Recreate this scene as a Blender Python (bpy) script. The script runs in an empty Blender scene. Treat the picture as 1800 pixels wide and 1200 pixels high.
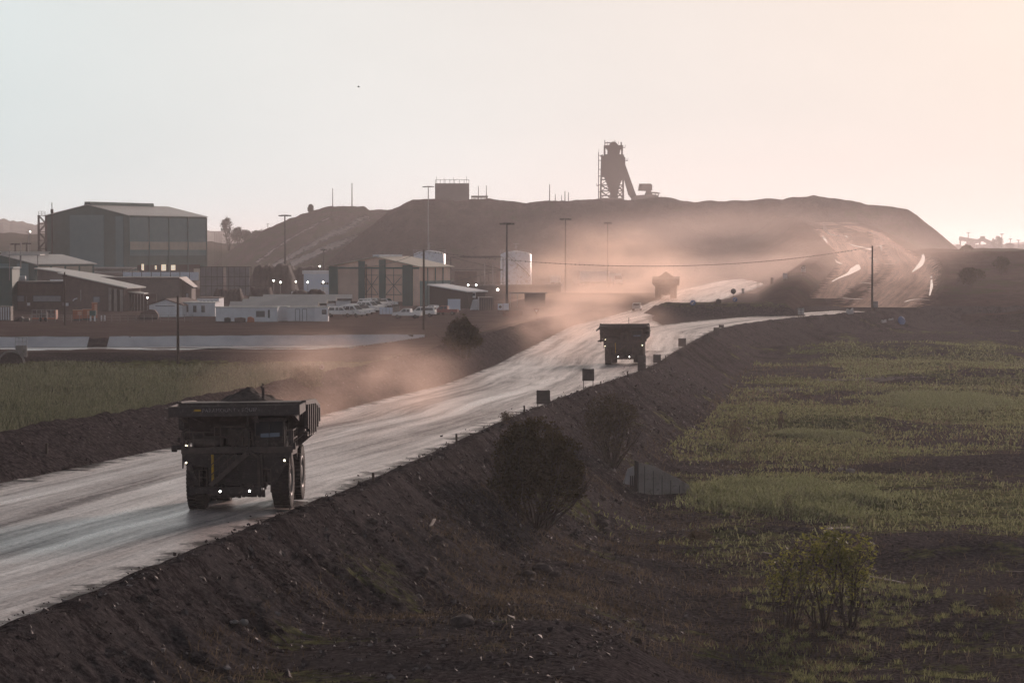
import bpy, bmesh, math, random
import numpy as np
from mathutils import Vector, Matrix, Euler
random.seed(7); RNG = np.random.default_rng(7)
SC = bpy.context.scene
COL = SC.collection
R = math.radians
# ---------------------------------------------------------------- camera
F, CX, CY, CAMZ = 5000.0, 900.0, 600.0, 12.0      # focal length in photo pixels, photo centre, eye height above the haul road
PITCH = math.atan(160 / F)
cam_d = bpy.data.cameras.new('camera'); cam = bpy.data.objects.new('camera', cam_d); COL.objects.link(cam)
cam_d.sensor_width = 36; cam_d.lens = 36 * F / 1800; cam_d.clip_start = 1; cam_d.clip_end = 30000
cam.location = (0, 0, CAMZ); cam.rotation_euler = (R(90) - PITCH, 0, 0)
SC.camera = cam
# ---------------------------------------------------------------- sky and sun
SUN_AZ, SUN_EL = R(21), R(13)
SUN = Vector((math.sin(SUN_AZ) * math.cos(SUN_EL), math.cos(SUN_AZ) * math.cos(SUN_EL), math.sin(SUN_EL)))
W = bpy.data.worlds.new("World"); SC.world = W; W.use_nodes = True
nt = W.node_tree; N = nt.nodes; N.clear(); Lk = nt.links.new
sky = N.new('ShaderNodeTexSky'); sky.sky_type = 'NISHITA'; sky.sun_disc = False
sky.sun_elevation = SUN_EL; sky.sun_rotation = SUN_AZ; sky.dust_density = 4; sky.air_density = 1.2; sky.ozone_density = 1.5
tc = N.new('ShaderNodeTexCoord')
nrm = N.new('ShaderNodeVectorMath'); nrm.operation = 'NORMALIZE'; Lk(tc.outputs['Generated'], nrm.inputs[0])
dot = N.new('ShaderNodeVectorMath'); dot.operation = 'DOT_PRODUCT'; Lk(nrm.outputs[0], dot.inputs[0]); dot.inputs[1].default_value = SUN
sep = N.new('ShaderNodeSeparateXYZ'); Lk(nrm.outputs[0], sep.inputs[0])
def ramp(src, lo, hi, stops):
    m = N.new('ShaderNodeMapRange'); m.inputs[1].default_value = lo; m.inputs[2].default_value = hi; Lk(src, m.inputs[0])
    r = N.new('ShaderNodeValToRGB'); e = r.color_ramp.elements
    while len(e) > 1: e.remove(e[-1])
    e[0].position = stops[0][0]; e[0].color = (*stops[0][1], 1)
    for p, c in stops[1:]:
        k = e.new(p); k.color = (*c, 1)
    Lk(m.outputs[0], r.inputs[0]); return r.outputs[0]
# thin high haze: bright and warm round the sun, grey behind the viewer, brightened there as added fill for white walls
veil = ramp(dot.outputs['Value'], -1, 1, [(0, (.56, .58, .63)), (.5, (.42, .44, .48)), (.75, (.42, .44, .47)), (.87, (.60, .63, .65)), (.92, (.70, .785, .80)), (.955, (.80, .795, .785)),
                                         (.975, (.81, .745, .72)), (.988, (.84, .735, .69)), (.995, (.95, .84, .74)), (1, (1.1, 1.0, .87))])
amt = ramp(sep.outputs['Z'], -.1, .9, [(0, (.97,) * 3), (.2, (.95,) * 3), (.5, (.75,) * 3), (1, (.6,) * 3)])
bg1 = N.new('ShaderNodeBackground'); bg1.inputs[1].default_value = 0.06; Lk(sky.outputs[0], bg1.inputs[0])
bg2 = N.new('ShaderNodeBackground'); 
cn = N.new('ShaderNodeTexNoise'); cn.inputs['Scale'].default_value = 5; cn.inputs['Detail'].default_value = 4; cmp = N.new('ShaderNodeMapping'); cmp.inputs['Scale'].default_value = (1, 1, 2.6); Lk(nrm.outputs[0], cmp.inputs[0]); Lk(cmp.outputs[0], cn.inputs['Vector'])
cm = N.new('ShaderNodeMapRange'); cm.inputs[1].default_value = .3; cm.inputs[2].default_value = .7; cm.inputs[3].default_value = .845; cm.inputs[4].default_value = .915; Lk(cn.outputs['Fac'], cm.inputs[0])
vs_ = N.new('ShaderNodeVectorMath'); vs_.operation = 'SCALE'; Lk(veil, vs_.inputs[0]); Lk(cm.outputs[0], vs_.inputs['Scale']); Lk(vs_.outputs[0], bg2.inputs[0])
hi_ = N.new('ShaderNodeMapRange'); hi_.interpolation_type = 'SMOOTHSTEP'; hi_.inputs[1].default_value = .14; hi_.inputs[2].default_value = .60; hi_.inputs[3].default_value = 1; hi_.inputs[4].default_value = .14; Lk(sep.outputs['Z'], hi_.inputs[0]); Lk(hi_.outputs[0], bg2.inputs[1])
mx = N.new('ShaderNodeMixShader'); Lk(amt, mx.inputs[0]); Lk(bg1.outputs[0], mx.inputs[1]); Lk(bg2.outputs[0], mx.inputs[2])
wo = N.new('ShaderNodeOutputWorld'); Lk(mx.outputs[0], wo.inputs[0])
sd = bpy.data.lights.new('sun', 'SUN'); sd.energy = 2.7; sd.angle = R(7); sd.color = (1, .76, .67)
sun = bpy.data.objects.new('sun', sd); COL.objects.link(sun); sun.rotation_euler = SUN.to_track_quat('Z', 'Y').to_euler(); sun.location = (200, 500, 300)
SC.view_settings.view_transform = 'Standard'; SC.view_settings.look = 'None'; SC.view_settings.gamma = 1; SC.view_settings.exposure = 0.22
SC.cycles.use_denoising = True; SC.cycles.max_bounces = 6; SC.cycles.volume_bounces = 1; SC.cycles.volume_max_steps = 128; SC.cycles.volume_step_rate = 2.0
SC.cycles.sample_clamp_indirect = 4
# ---------------------------------------------------------------- numbers
def _h(ix, iy, seed):
    h = (ix.astype(np.int64) * 374761393 + iy.astype(np.int64) * 668265263 + seed * 1442695041) & 0xFFFFFFFF
    h = ((h ^ (h >> 13)) * 1274126177) & 0xFFFFFFFF
    h = ((h ^ (h >> 16)) * 2246822519) & 0xFFFFFFFF
    return ((h ^ (h >> 15)) & 0xFFFFFF) / float(0xFFFFFF)
def vn(x, y, seed=0):
    x, y = np.broadcast_arrays(np.asarray(x, float), np.asarray(y, float))
    ix, iy = np.floor(x), np.floor(y); fx, fy = x - ix, y - iy
    fx = fx * fx * (3 - 2 * fx); fy = fy * fy * (3 - 2 * fy)
    a = _h(ix, iy, seed); b = _h(ix + 1, iy, seed); c = _h(ix, iy + 1, seed); d = _h(ix + 1, iy + 1, seed)
    return (a + (b - a) * fx + (c - a) * fy + (a - b - c + d) * fx * fy) * 2 - 1
def fbm(x, y, seed=0, n=4):
    t = 0; a = 1.0; s = 0
    for k in range(n):
        t = t + a * vn(np.asarray(x) * 2 ** k + 17.3 * k, np.asarray(y) * 2 ** k + 5.1 * k, seed + k); s += a; a *= .5
    return t / s
def sst(x, a, b):
    t = np.clip((np.asarray(x, float) - a) / (b - a), 0, 1); return t * t * (3 - 2 * t)
def lerp(a, b, t): return a + (b - a) * t
def smax(a, b, k): return np.logaddexp(a / k, b / k) * k
# ---------------------------------------------------------------- photo pixels to rays
SP, CP = math.sin(PITCH), math.cos(PITCH)
def ray(px, py):
    dv = (CY - py) / F; dY = CP + dv * SP
    return (px - CX) / F / dY, (-SP + dv * CP) / dY            # X and Z per metre of Y
def pt(px, py, Y):
    a, b = ray(px, py); return Vector((a * Y, Y, CAMZ + b * Y))
def zroad(y): return np.interp(y, [0, 100, 150, 200, 260, 350, 450, 520, 600, 700, 850, 1000], [0, 0, -.1, -.5, -1.2, -2.0, -1.4, -.6, .4, 1.6, 3, 4])
def onroad(px, py):
    a, b = ray(px, py); Y = 150.
    for _ in range(60): Y = .5 * Y + .5 * (zroad(Y) - CAMZ) / b
    return (a * Y, Y)
RC = [(-30, 10), (-23.5, 45)] + [onroad(*p) for p in [(0, 1110), (267, 1005), (500, 907), (650, 850), (800, 782), (922, 727), (1025, 687), (1120, 657), (1192, 617), (1235, 592), (1262, 578), (1325, 567), (1412, 557)]] + [(74, 566), (92, 588), (130, 598), (220, 602), (500, 602)]
LE = [(-56, 10), (-47, 45)] + [onroad(*p) for p in [(0, 850), (212, 804), (320, 782), (564, 731), (658, 703), (780, 675), (900, 624), (960, 594), (1000, 572), (1060, 558)]] + [(24, 570), (33, 650), (44, 740), (62, 850), (72, 890)]
def densify(P, step=4.0):
    P = np.array(P, float); t = np.r_[0, np.cumsum(np.hypot(*np.diff(P, axis=0).T))]
    n = int(t[-1] / step); s = np.linspace(0, t[-1], n)
    Q = np.c_[np.interp(s, t, P[:, 0]), np.interp(s, t, P[:, 1])]
    for _ in range(12): Q[1:-1] = .25 * Q[:-2] + .5 * Q[1:-1] + .25 * Q[2:]
    return Q
RCD, LED = densify(RC), densify(LE)
def polydist(x, y, P):
    """signed distance (positive to the right of the line) and arc length of the nearest point"""
    x = np.asarray(x, float).ravel(); y = np.asarray(y, float).ravel()
    best = np.full(x.shape, 1e18); sg = np.zeros_like(x); arc = np.zeros_like(x); acc = 0.
    step = 1 if len(x) < 5000 else 1
    for i in range(0, len(P) - 1, step):
        ax, ay = P[i]; bx, by = P[i + 1]; dx, dy = bx - ax, by - ay; L2 = dx * dx + dy * dy
        t = np.clip(((x - ax) * dx + (y - ay) * dy) / L2, 0, 1)
        ex, ey = x - ax - t * dx, y - ay - t * dy; d = ex * ex + ey * ey
        m = d < best; best[m] = d[m]; sg[m] = np.sign(ex[m] * dy - ey[m] * dx); arc[m] = acc + t[m] * math.sqrt(L2); acc += math.sqrt(L2)
    return np.sqrt(best) * np.where(sg == 0, 1, sg), arc
MOUNDS = [(35, 306, 1.3, 11, 5), (30, 176, 1.0, 6, 2.5), (16, 188, .7, 4, 2), (44, 250, 1.2, 12, 5), (70, 400, 1.6, 22, 8), (60, 470, 1.8, 25, 10), (75, 330, .9, 12, 5),
          (95, 520, 1.6, 30, 9), (22, 143, .5, 5, 2.5), (8, 170, .5, 5, 2), (52, 520, 1.2, 9, 6), (12, 232, .4, 4, 3), (27, 132, .5, 4, 2)]
def pond_d(x, y):
    yn = np.interp(x, [-200, -80, -21, -11], [358, 358, 363, 406]); yf = np.interp(x, [-200, -60, -11], [394, 396, 407])
    gap = 1.0 * np.exp(-((x + 57.5) / 1.4) ** 2)
    return np.minimum(y - yn, yf - gap - y)
def ground_full(x, y):
    sh = np.shape(x); x = np.asarray(x, float).ravel(); y = np.asarray(y, float).ravel()
    dR, sR = polydist(x, y, RCD); dL, sL = polydist(x, y, LED); dL = -dL
    zr = zroad(y)
    z = zr - .14
    # right: lip, embankment, basin
    near = np.interp(y, [40, 85, 100, 113, 124, 150, 180, 225, 300, 420, 520, 580, 620], [-2.2, -2.4, -2.6, -3.0, -4.3, -5, -6, -7, -7, -6, -4.5, -3, -2])
    far = np.interp(y, [40, 100, 118, 150, 225, 300, 420, 520, 580, 620], [-4.5, -5.5, -6.8, -7, -7, -7, -6, -4.3, -2.6, -1.6])
    zb = lerp(near, far, sst(x, 1, 11))
    for mx_, my_, a, rx, ry in MOUNDS: zb = zb + a * np.exp(-((x - mx_) / rx) ** 2 - ((y - my_) / ry) ** 2)
    zb = zb + .55 * fbm(x / 16, y / 11, 3, 3) + .22 * fbm(x / 3.2, y / 2.4, 9, 4) * sst(dR, 2, 9)
    slope = np.interp(y, [100, 400, 500, 560], [.74, .70, .5, .35])
    gul = .42 * fbm(sR / 2.4 + .25 * dR, dR / 11, 21, 3) + .22 * fbm(sR / .6 + .3 * dR, dR / 5, 25, 3) + .15 * fbm(x / .9, y / .9, 28, 3) + .15 * fbm(x / .5, y / .5, 27, 2)
    lip = (.22 + .22 * fbm(sR / 1.7, dR * 0, 31, 3)) * np.exp(-((dR - .5) / .75) ** 2)
    ze = zr + lip - slope * np.maximum(dR - .9, 0) + gul * sst(dR, .4, 3.5)
    zR = smax(ze, zb, .35)
    z = np.where(dR > -1.2, lerp(z, zR, sst(dR, -.8, -.1)), z)
    # left: windrow berm, marsh, pond, yard
    bh = np.interp(y, [60, 150, 260, 340, 420, 500, 560, 620], [2.0, 2.0, 2.7, 3.0, 2.4, 1.3, .5, .0])
    bh = bh * (1 + .10 * fbm(sL / 7, dL * 0, 41, 3))
    zl = np.interp(y, [60, 330, 348, 355, 357, 420, 2000], [-2.7, -2.6, -2.1, -.75, -.6, 0, 0])
    zl = zl + .35 * fbm(x / 20, y / 9, 51, 3) * (1 - sst(y, 335, 352)) + .10 * fbm(x / 6, y / 6, 53, 3)
    pd = pond_d(x, y); zl = np.where(pd > 0, -.55 - np.minimum(pd * .55, 1.6), zl) + .10 * np.exp(-(pd / .8) ** 2)
    prof = np.where(dL < 4.0, dL / 4.0, 1 - (dL - 4.0) / 5.0)
    zbm = zr + bh * np.minimum(prof, .97) + (.16 * fbm(sL / 1.1, dL / 5, 61, 3) + .08 * fbm(x / .6, y / .6, 63, 2)) * sst(dL, .3, 2) * sst(9 - dL, 0, 2)
    zL = np.where(dL < 4, zbm, smax(np.where(dL < 30, zbm, -99.), zl, .2))
    z = np.where(dL > -.6, lerp(z, zL, sst(dL, -.6, .4)), z)
    # island mound in the fork
    ix, iy = x - 40.5, y - 546; ca, sa = math.cos(.45), math.sin(.45); u = ix * ca + iy * sa * .35; v = iy
    r = np.maximum(np.abs(u) / 12.5, np.abs(v) / 9.0); isl = np.minimum(2.3, np.maximum(0, 1 - r) * 9.0) * (1 + .08 * fbm(x / 3, y / 3, 71, 2))
    z = z + np.where(isl > 0, isl + .1 * fbm(x, y, 72, 2), 0)
    z = np.where((dR < 0) & (dL < 0) & (isl <= 0), z, z + .05 * fbm(x / 1.3, y / 1.3, 81, 3))
    return z.reshape(sh), dR.reshape(sh), dL.reshape(sh), sR.reshape(sh), pd.reshape(sh), isl.reshape(sh)
def G(x, y): return ground_full(np.asarray(x, float), np.asarray(y, float))[0]
SKY1 = np.array([(530, 520), (560, 480), (600, 440), (650, 399), (690, 368), (712, 357), (725, 351), (760, 350), (800, 352), (860, 350), (900, 356), (925, 357), (960, 352), (1000, 354), (1050, 351), (1110, 351), (1160, 347),
                 (1220, 355), (1300, 353), (1345, 350), (1375, 352), (1392, 347), (1430, 345), (1480, 350), (1520, 358), (1555, 364), (1595, 368), (1640, 402), (1680, 435), (1720, 475), (1800, 520)], float)
YE = 1080.
def heap(x, y):
    x = np.asarray(x, float); y = np.asarray(y, float)
    b = CX + F * x / y
    Hh = CAMZ + (440 - np.interp(b, SKY1[:, 0], SKY1[:, 1])) / F * YE
    Hh = Hh + .75 * fbm(x / 5, y / 12, 91, 4) * sst(Hh, 4, 20)
    yb = YE - np.maximum(Hh, 0) / .62
    h = np.minimum(Hh, (y - yb) * .62 + 1.1 * fbm(x / 7, y / 7, 93, 4) + 1.2 * fbm(b / 60, y / 30, 94, 2))
    h = np.where(y > YE + 170, Hh - (y - YE - 170) * .5, h)
    # haul ramp climbing the right end, with the bench beside it
    xl = np.interp(y, [590, 700, 800, 900, 1000], [60, 76, 93, 98, 106]); xr = np.interp(y, [590, 700, 800, 900, 1000], [90, 103, 115, 119, 128])
    rz = np.interp(y, [560, 600, 1000, 1100], [-4, .35, 20, 24])
    zb = np.interp(y, [585, 620, 680, 760, 900, 1000], [-1, 1.5, 6, 11, 12, 11]) + 1.3 * fbm(x / 22, y / 22, 95, 4)
    lat = np.where(x < xl, rz + np.interp(xl - x, [0, 3, 7, 40], [0, 2.2, 1.6, -20]), np.where(x > xr, np.maximum(np.minimum(zb, rz + .6 * (x - xr)), rz - .45 * (x - xr)), rz))
    lat = lat + .25 * fbm(x / 4, y / 4, 96, 3) * np.where((x > xl) & (x < xr), .35, 1)
    lat = lat + 3.2 * np.exp(-((x - 105) / 5) ** 2 - ((y - 800) / 11) ** 2) + 2.4 * np.exp(-((x - 112) / 6) ** 2 - ((y - 905) / 12) ** 2)
    lat = np.where(y < 1060, lat, -50)
    return np.maximum(h, lat)
SKY2 = np.array([(330, 500), (375, 465), (420, 430), (450, 412), (500, 388), (545, 372), (580, 363), (640, 363), (652, 369), (690, 368), (740, 380), (800, 400)], float)
def heap2(x, y):
    b = CX + F * np.asarray(x, float) / y
    Hh = CAMZ + (440 - np.interp(b, SKY2[:, 0], SKY2[:, 1])) / F * 1400 + .5 * fbm(b / 10, y / 50, 101, 3)
    return np.minimum(Hh, (y - (1400 - np.maximum(Hh, 0) / .33)) * .33 + .8 * fbm(b / 14, y / 40, 103, 4))
def surf(x, y): return np.maximum(np.maximum(G(x, y), np.where(np.asarray(y) > 560, heap(x, y), -99)), np.where(np.asarray(y) > 1150, heap2(x, y), -99))
_YS = np.r_[np.arange(60, 300, .25), np.arange(300, 700, .7), np.arange(700, 1500, 1.5)]
def hit(px, py):
    a, b = ray(px, py); z = CAMZ + b * _YS; g = surf(a * _YS, _YS); k = np.nonzero(z <= g)[0]
    Y = _YS[k[0]] if len(k) else 1450.
    return Vector((a * Y, Y, float(surf(np.array([a * Y]), np.array([Y]))[0])))
def stand(px, Y, dz=0):
    a, _ = ray(px, 500); x = a * Y
    return Vector((x, Y, float(surf(np.array([x]), np.array([Y]))[0]) + dz))
# ---------------------------------------------------------------- object helpers
def tag(o, label=None, cat=None, group=None, kind=None):
    if label: o['label'] = label
    if cat: o['category'] = cat
    if group: o['group'] = group
    if kind: o['kind'] = kind
    return o
def empty(name, loc, rz=0, label=None, cat=None, group=None):
    o = bpy.data.objects.new(name, None); COL.objects.link(o); o.location = loc; o.rotation_euler = (0, 0, rz); o.empty_display_size = .5
    return tag(o, label, cat, group)
def npmesh(name, V, Q, mat, parent=None, uv=None, attrs=None, smooth=True, k=4):
    me = bpy.data.meshes.new(name); V = np.asarray(V, np.float32); Q = np.asarray(Q, np.int32)
    me.vertices.add(len(V)); me.vertices.foreach_set('co', V.ravel()); me.loops.add(Q.size); me.loops.foreach_set('vertex_index', Q.ravel())
    me.polygons.add(len(Q)); me.polygons.foreach_set('loop_start', np.arange(0, Q.size, k, dtype=np.int32)); me.polygons.foreach_set('use_smooth', np.full(len(Q), smooth))
    if uv is not None:
        l = me.uv_layers.new(name='UVMap'); l.data.foreach_set('uv', np.asarray(uv, np.float32)[Q.ravel()].ravel())
    for n_, a in (attrs or {}).items():
        at = me.attributes.new(n_, 'FLOAT', 'POINT'); at.data.foreach_set('value', np.asarray(a, np.float32).ravel())
    me.update(calc_edges=True); me.validate(); me.materials.append(mat)
    o = bpy.data.objects.new(name, me); COL.objects.link(o)
    if parent: o.parent = parent
    return o
def gridq(nr, nc):
    i = np.arange((nr - 1) * (nc - 1)); r, c = i // (nc - 1), i % (nc - 1); a = r * nc + c
    return np.c_[a, a + 1, a + nc + 1, a + nc]
class MB:
    def __init__(s): s.v = []; s.f = []; s.sm = []
    def add(s, vs, fs, smooth=False):
        n = len(s.v); s.v += [tuple(p) for p in vs]; s.f += [tuple(i + n for i in f) for f in fs]; s.sm += [smooth] * len(fs); return s
    def box(s, c, d, rz=0, rx=0, ry=0):
        m = Euler((rx, ry, rz)).to_matrix() if (rx or ry or rz) else None; vs = []
        for z in (-.5, .5):
            for y in (-.5, .5):
                for x in (-.5, .5):
                    p = Vector((x * d[0], y * d[1], z * d[2])); p = m @ p if m else p; vs.append(p + Vector(c))
        return s.add(vs, [(0, 2, 3, 1), (4, 5, 7, 6), (0, 1, 5, 4), (2, 6, 7, 3), (0, 4, 6, 2), (1, 3, 7, 5)])
    def b2(s, x0, x1, y0, y1, z0, z1): return s.box(((x0 + x1) / 2, (y0 + y1) / 2, (z0 + z1) / 2), (abs(x1 - x0), abs(y1 - y0), abs(z1 - z0)))
    def bar(s, p, q, w=.1, h=None):
        p, q = Vector(p), Vector(q); h = h or w; d = (q - p); L = d.length; d.normalize()
        up = Vector((0, 0, 1)) if abs(d.z) < .95 else Vector((0, 1, 0)); a = d.cross(up).normalized(); b = a.cross(d)
        vs = [r + a * (i * w / 2) + b * (j * h / 2) for r in (p, q) for i, j in ((-1, -1), (1, -1), (1, 1), (-1, 1))]
        return s.add(vs, [(0, 1, 2, 3), (7, 6, 5, 4), (0, 4, 5, 1), (1, 5, 6, 2), (2, 6, 7, 3), (3, 7, 4, 0)])
    def tube(s, pts, r, n=8, cap=True):
        pts = [Vector(p) for p in pts]; rs = r if isinstance(r, (list, tuple)) else [r] * len(pts); vs = []
        for i, p in enumerate(pts):
            d = (pts[min(i + 1, len(pts) - 1)] - pts[max(i - 1, 0)]).normalized(); up = Vector((0, 0, 1)) if abs(d.z) < .9 else Vector((0, 1, 0))
            a = d.cross(up).normalized(); b = a.cross(d)
            vs += [p + (a * math.cos(t) + b * math.sin(t)) * rs[i] for t in (2 * math.pi * k / n for k in range(n))]
        fs = [(i * n + k, i * n + (k + 1) % n, (i + 1) * n + (k + 1) % n, (i + 1) * n + k) for i in range(len(pts) - 1) for k in range(n)]
        s.add(vs, fs, True)
        if cap: s.add(vs[:n], [tuple(range(n))[::-1]]); s.add(vs[-n:], [tuple(range(n))])
        return s
    def prism(s, poly, axis, a, b):
        """polygon in the plane across axis 0/1/2, from a to b along it"""
        def mk(u, v, t): return (t, u, v) if axis == 0 else ((u, t, v) if axis == 1 else (u, v, t))
        n = len(poly); vs = [mk(u, v, a) for u, v in poly] + [mk(u, v, b) for u, v in poly]
        return s.add(vs, [tuple(range(n))[::-1], tuple(range(n, 2 * n))] + [(i, (i + 1) % n, n + (i + 1) % n, n + i) for i in range(n)])
    def lathe(s, prof, c, axis=2, n=24, smooth=True):
        c = Vector(c); vs = []
        for r, h in prof:
            for k in range(n):
                t = 2 * math.pi * k / n; u, v = r * math.cos(t), r * math.sin(t)
                vs.append(c + (Vector((u, v, h)) if axis == 2 else (Vector((h, u, v)) if axis == 0 else Vector((u, h, v)))))
        m = len(prof); return s.add(vs, [(i * n + k, i * n + (k + 1) % n, (i + 1) * n + (k + 1) % n, (i + 1) * n + k) for i in range(m - 1) for k in range(n)], smooth)
    def build(s, name, mat, parent=None, loc=None, rz=0):
        me = bpy.data.meshes.new(name); me.from_pydata(s.v, [], s.f); me.polygons.foreach_set('use_smooth', s.sm); me.update()
        bm = bmesh.new(); bm.from_mesh(me); bmesh.ops.recalc_face_normals(bm, faces=bm.faces); bm.to_mesh(me); bm.free()
        me.materials.append(mat); o = bpy.data.objects.new(name, me); COL.objects.link(o)
        if parent: o.parent = parent
        if loc is not None: o.location = loc
        if rz: o.rotation_euler = (0, 0, rz)
        return o
def copy_tree(o, parent=None):
    c = o.copy(); COL.objects.link(c)
    if parent: c.parent = parent
    for ch in list(o.children): copy_tree(ch, c)
    return c
# ---------------------------------------------------------------- materials
def mat(name, c1, c2=None, scale=3, rough=.8, spec=.3, metal=0, bump=0, bscale=None, stretch=(1, 1, 1), lo=.35, hi=.65, c3=None, s3=40, trans=0, detail=5, wave=None, coord='Object', emit=0):
    m = bpy.data.materials.new(name); m.use_nodes = True; t = m.node_tree; n = t.nodes; L = t.links.new
    P = n['Principled BSDF']; P.inputs['Roughness'].default_value = rough; P.inputs['Specular IOR Level'].default_value = spec; P.inputs['Metallic'].default_value = metal
    P.inputs['Base Color'].default_value = (*c1, 1)
    if emit:
        P.inputs['Emission Color'].default_value = (*c1, 1); P.inputs['Emission Strength'].default_value = emit
    co = n.new('ShaderNodeTexCoord'); mp = n.new('ShaderNodeMapping'); mp.inputs['Scale'].default_value = stretch
    L(co.outputs[coord], mp.inputs[0])
    def noise(sc, det=detail):
        q = n.new('ShaderNodeTexNoise'); q.inputs['Scale'].default_value = sc; q.inputs['Detail'].default_value = det; q.inputs['Roughness'].default_value = .62; L(mp.outputs[0], q.inputs['Vector']); return q.outputs['Fac']
    def mr(src, a, b, lo_=0, hi_=1):
        q = n.new('ShaderNodeMapRange'); q.inputs[1].default_value = a; q.inputs[2].default_value = b; q.inputs[3].default_value = lo_; q.inputs[4].default_value = hi_; L(src, q.inputs[0]); return q.outputs[0]
    def mix(f, a, b):
        q = n.new('ShaderNodeMix'); q.data_type = 'RGBA'; L(f, q.inputs[0])
        for k, s in ((6, a), (7, b)):
            if isinstance(s, tuple): q.inputs[k].default_value = (*s, 1)
            else: L(s, q.inputs[k])
        return q.outputs[2]
    col = c1
    if c2: col = mix(mr(noise(scale), lo, hi), c1, c2)
    if c3: col = mix(mr(noise(s3, 3), .52, .72), col, c3)
    if not isinstance(col, tuple): L(col, P.inputs['Base Color'])
    if wave:                                                     # ribs of corrugated sheet
        wv = n.new('ShaderNodeTexWave'); wv.bands_direction = wave[0]; wv.inputs['Scale'].default_value = wave[1]; L(mp.outputs[0], wv.inputs['Vector'])
        b = n.new('ShaderNodeBump'); b.inputs['Strength'].default_value = .6; b.inputs['Distance'].default_value = wave[2]; L(wv.outputs['Fac'], b.inputs['Height']); L(b.outputs[0], P.inputs['Normal'])
    elif bump:
        b = n.new('ShaderNodeBump'); b.inputs['Strength'].default_value = 1; b.inputs['Distance'].default_value = bump; L(noise(bscale or scale * 3, 6), b.inputs['Height']); L(b.outputs[0], P.inputs['Normal'])
    if trans:
        tr = n.new('ShaderNodeBsdfTranslucent'); ms = n.new('ShaderNodeMixShader'); ms.inputs[0].default_value = trans
        if isinstance(col, tuple): tr.inputs[0].default_value = (*col, 1)
        else: L(col, tr.inputs[0])
        L(P.outputs[0], ms.inputs[1]); L(tr.outputs[0], ms.inputs[2]); L(ms.outputs[0], n['Material Output'].inputs[0])
    m['h'] = 1
    return m
# ---------------------------------------------------------------- setting: materials of earth and roads
def nodes(name):
    m = bpy.data.materials.new(name); m.use_nodes = True; t = m.node_tree; n = t.nodes
    class K: pass
    k = K(); k.m = m; k.n = n; k.L = t.links.new; k.P = n['Principled BSDF']; k.out = n['Material Output']
    def attr(nm): q = n.new('ShaderNodeAttribute'); q.attribute_name = nm; return q.outputs['Fac']
    def pos(): return n.new('ShaderNodeNewGeometry').outputs['Position']
    def uv(): return n.new('ShaderNodeTexCoord').outputs['UV']
    def mapv(src, sc): q = n.new('ShaderNodeMapping'); q.inputs['Scale'].default_value = sc; k.L(src, q.inputs[0]); return q.outputs[0]
    def noise(vec, s, det=5, ro=.6): q = n.new('ShaderNodeTexNoise'); q.inputs['Scale'].default_value = s; q.inputs['Detail'].default_value = det; q.inputs['Roughness'].default_value = ro; k.L(vec, q.inputs['Vector']); return q.outputs['Fac']
    def vor(vec, s): q = n.new('ShaderNodeTexVoronoi'); q.inputs['Scale'].default_value = s; k.L(vec, q.inputs['Vector']); return q.outputs['Distance']
    def mr(src, a, b, c=0, d=1): q = n.new('ShaderNodeMapRange'); q.inputs[1].default_value = a; q.inputs[2].default_value = b; q.inputs[3].default_value = c; q.inputs[4].default_value = d; k.L(src, q.inputs[0]); return q.outputs[0]
    def math_(op, a, b):
        q = n.new('ShaderNodeMath'); q.operation = op
        for i, s in enumerate((a, b)):
            if isinstance(s, (int, float)): q.inputs[i].default_value = s
            else: k.L(s, q.inputs[i])
        return q.outputs[0]
    def mix(f, a, b):
        q = n.new('ShaderNodeMix'); q.data_type = 'RGBA'
        if isinstance(f, (int, float)): q.inputs[0].default_value = f
        else: k.L(f, q.inputs[0])
        for i, s in ((6, a), (7, b)):
            if isinstance(s, tuple): q.inputs[i].default_value = (*s, 1)
            else: k.L(s, q.inputs[i])
        return q.outputs[2]
    def bump(h, dist, prev=None):
        q = n.new('ShaderNodeBump'); q.inputs['Strength'].default_value = 1; q.inputs['Distance'].default_value = dist; k.L(h, q.inputs['Height'])
        if prev: k.L(prev, q.inputs['Normal'])
        return q.outputs[0]
    k.attr, k.pos, k.uv, k.mapv, k.noise, k.vor, k.mr, k.math, k.mix, k.bump = attr, pos, uv, mapv, noise, vor, mr, math_, mix, bump
    k.P.inputs['Roughness'].default_value = .95; k.P.inputs['Specular IOR Level'].default_value = 0
    return k
# earth of the basin, banks and yard; veg / pale are where grass and salt crust grow on it
k = nodes('earth'); p = k.pos()
soil = k.mix(k.mr(k.noise(p, .35), .35, .68), (.0125, .0108, .0122), (.050, .043, .046))
soil = k.mix(k.mr(k.noise(p, 3.5, 6, .7), .42, .66), soil, (.135, .117, .118))
soil = k.mix(k.mr(k.noise(p, 11, 3), .60, .74), soil, (.011, .009, .0095))
soil = k.mix(k.mr(k.attr('streak'), -.05, .5, 0, .5), soil, (.10, .087, .088)); soil = k.mix(k.mr(k.attr('streak'), -.08, -.5, 0, .5), soil, (.014, .011, .012))
vg = k.mix(k.mr(k.noise(p, 1.3), .35, .65), (.055, .064, .028), (.20, .20, .095))
vf = k.mr(k.math('ADD', k.attr('veg'), k.mr(k.noise(p, .9, 6, .7), .3, .7, -.45, .45)), .35, .75)
soil = k.mix(k.math('MULTIPLY', vf, k.mr(k.attr('veg'), .08, .3)), soil, vg)
pf = k.mr(k.math('ADD', k.attr('pale'), k.mr(k.noise(p, 1.1, 6, .75), .3, .7, -.5, .5)), .4, .6)
soil = k.mix(k.math('MULTIPLY', pf, k.mr(k.attr('pale'), .10, .3)), soil, (.20, .18, .175))
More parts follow.
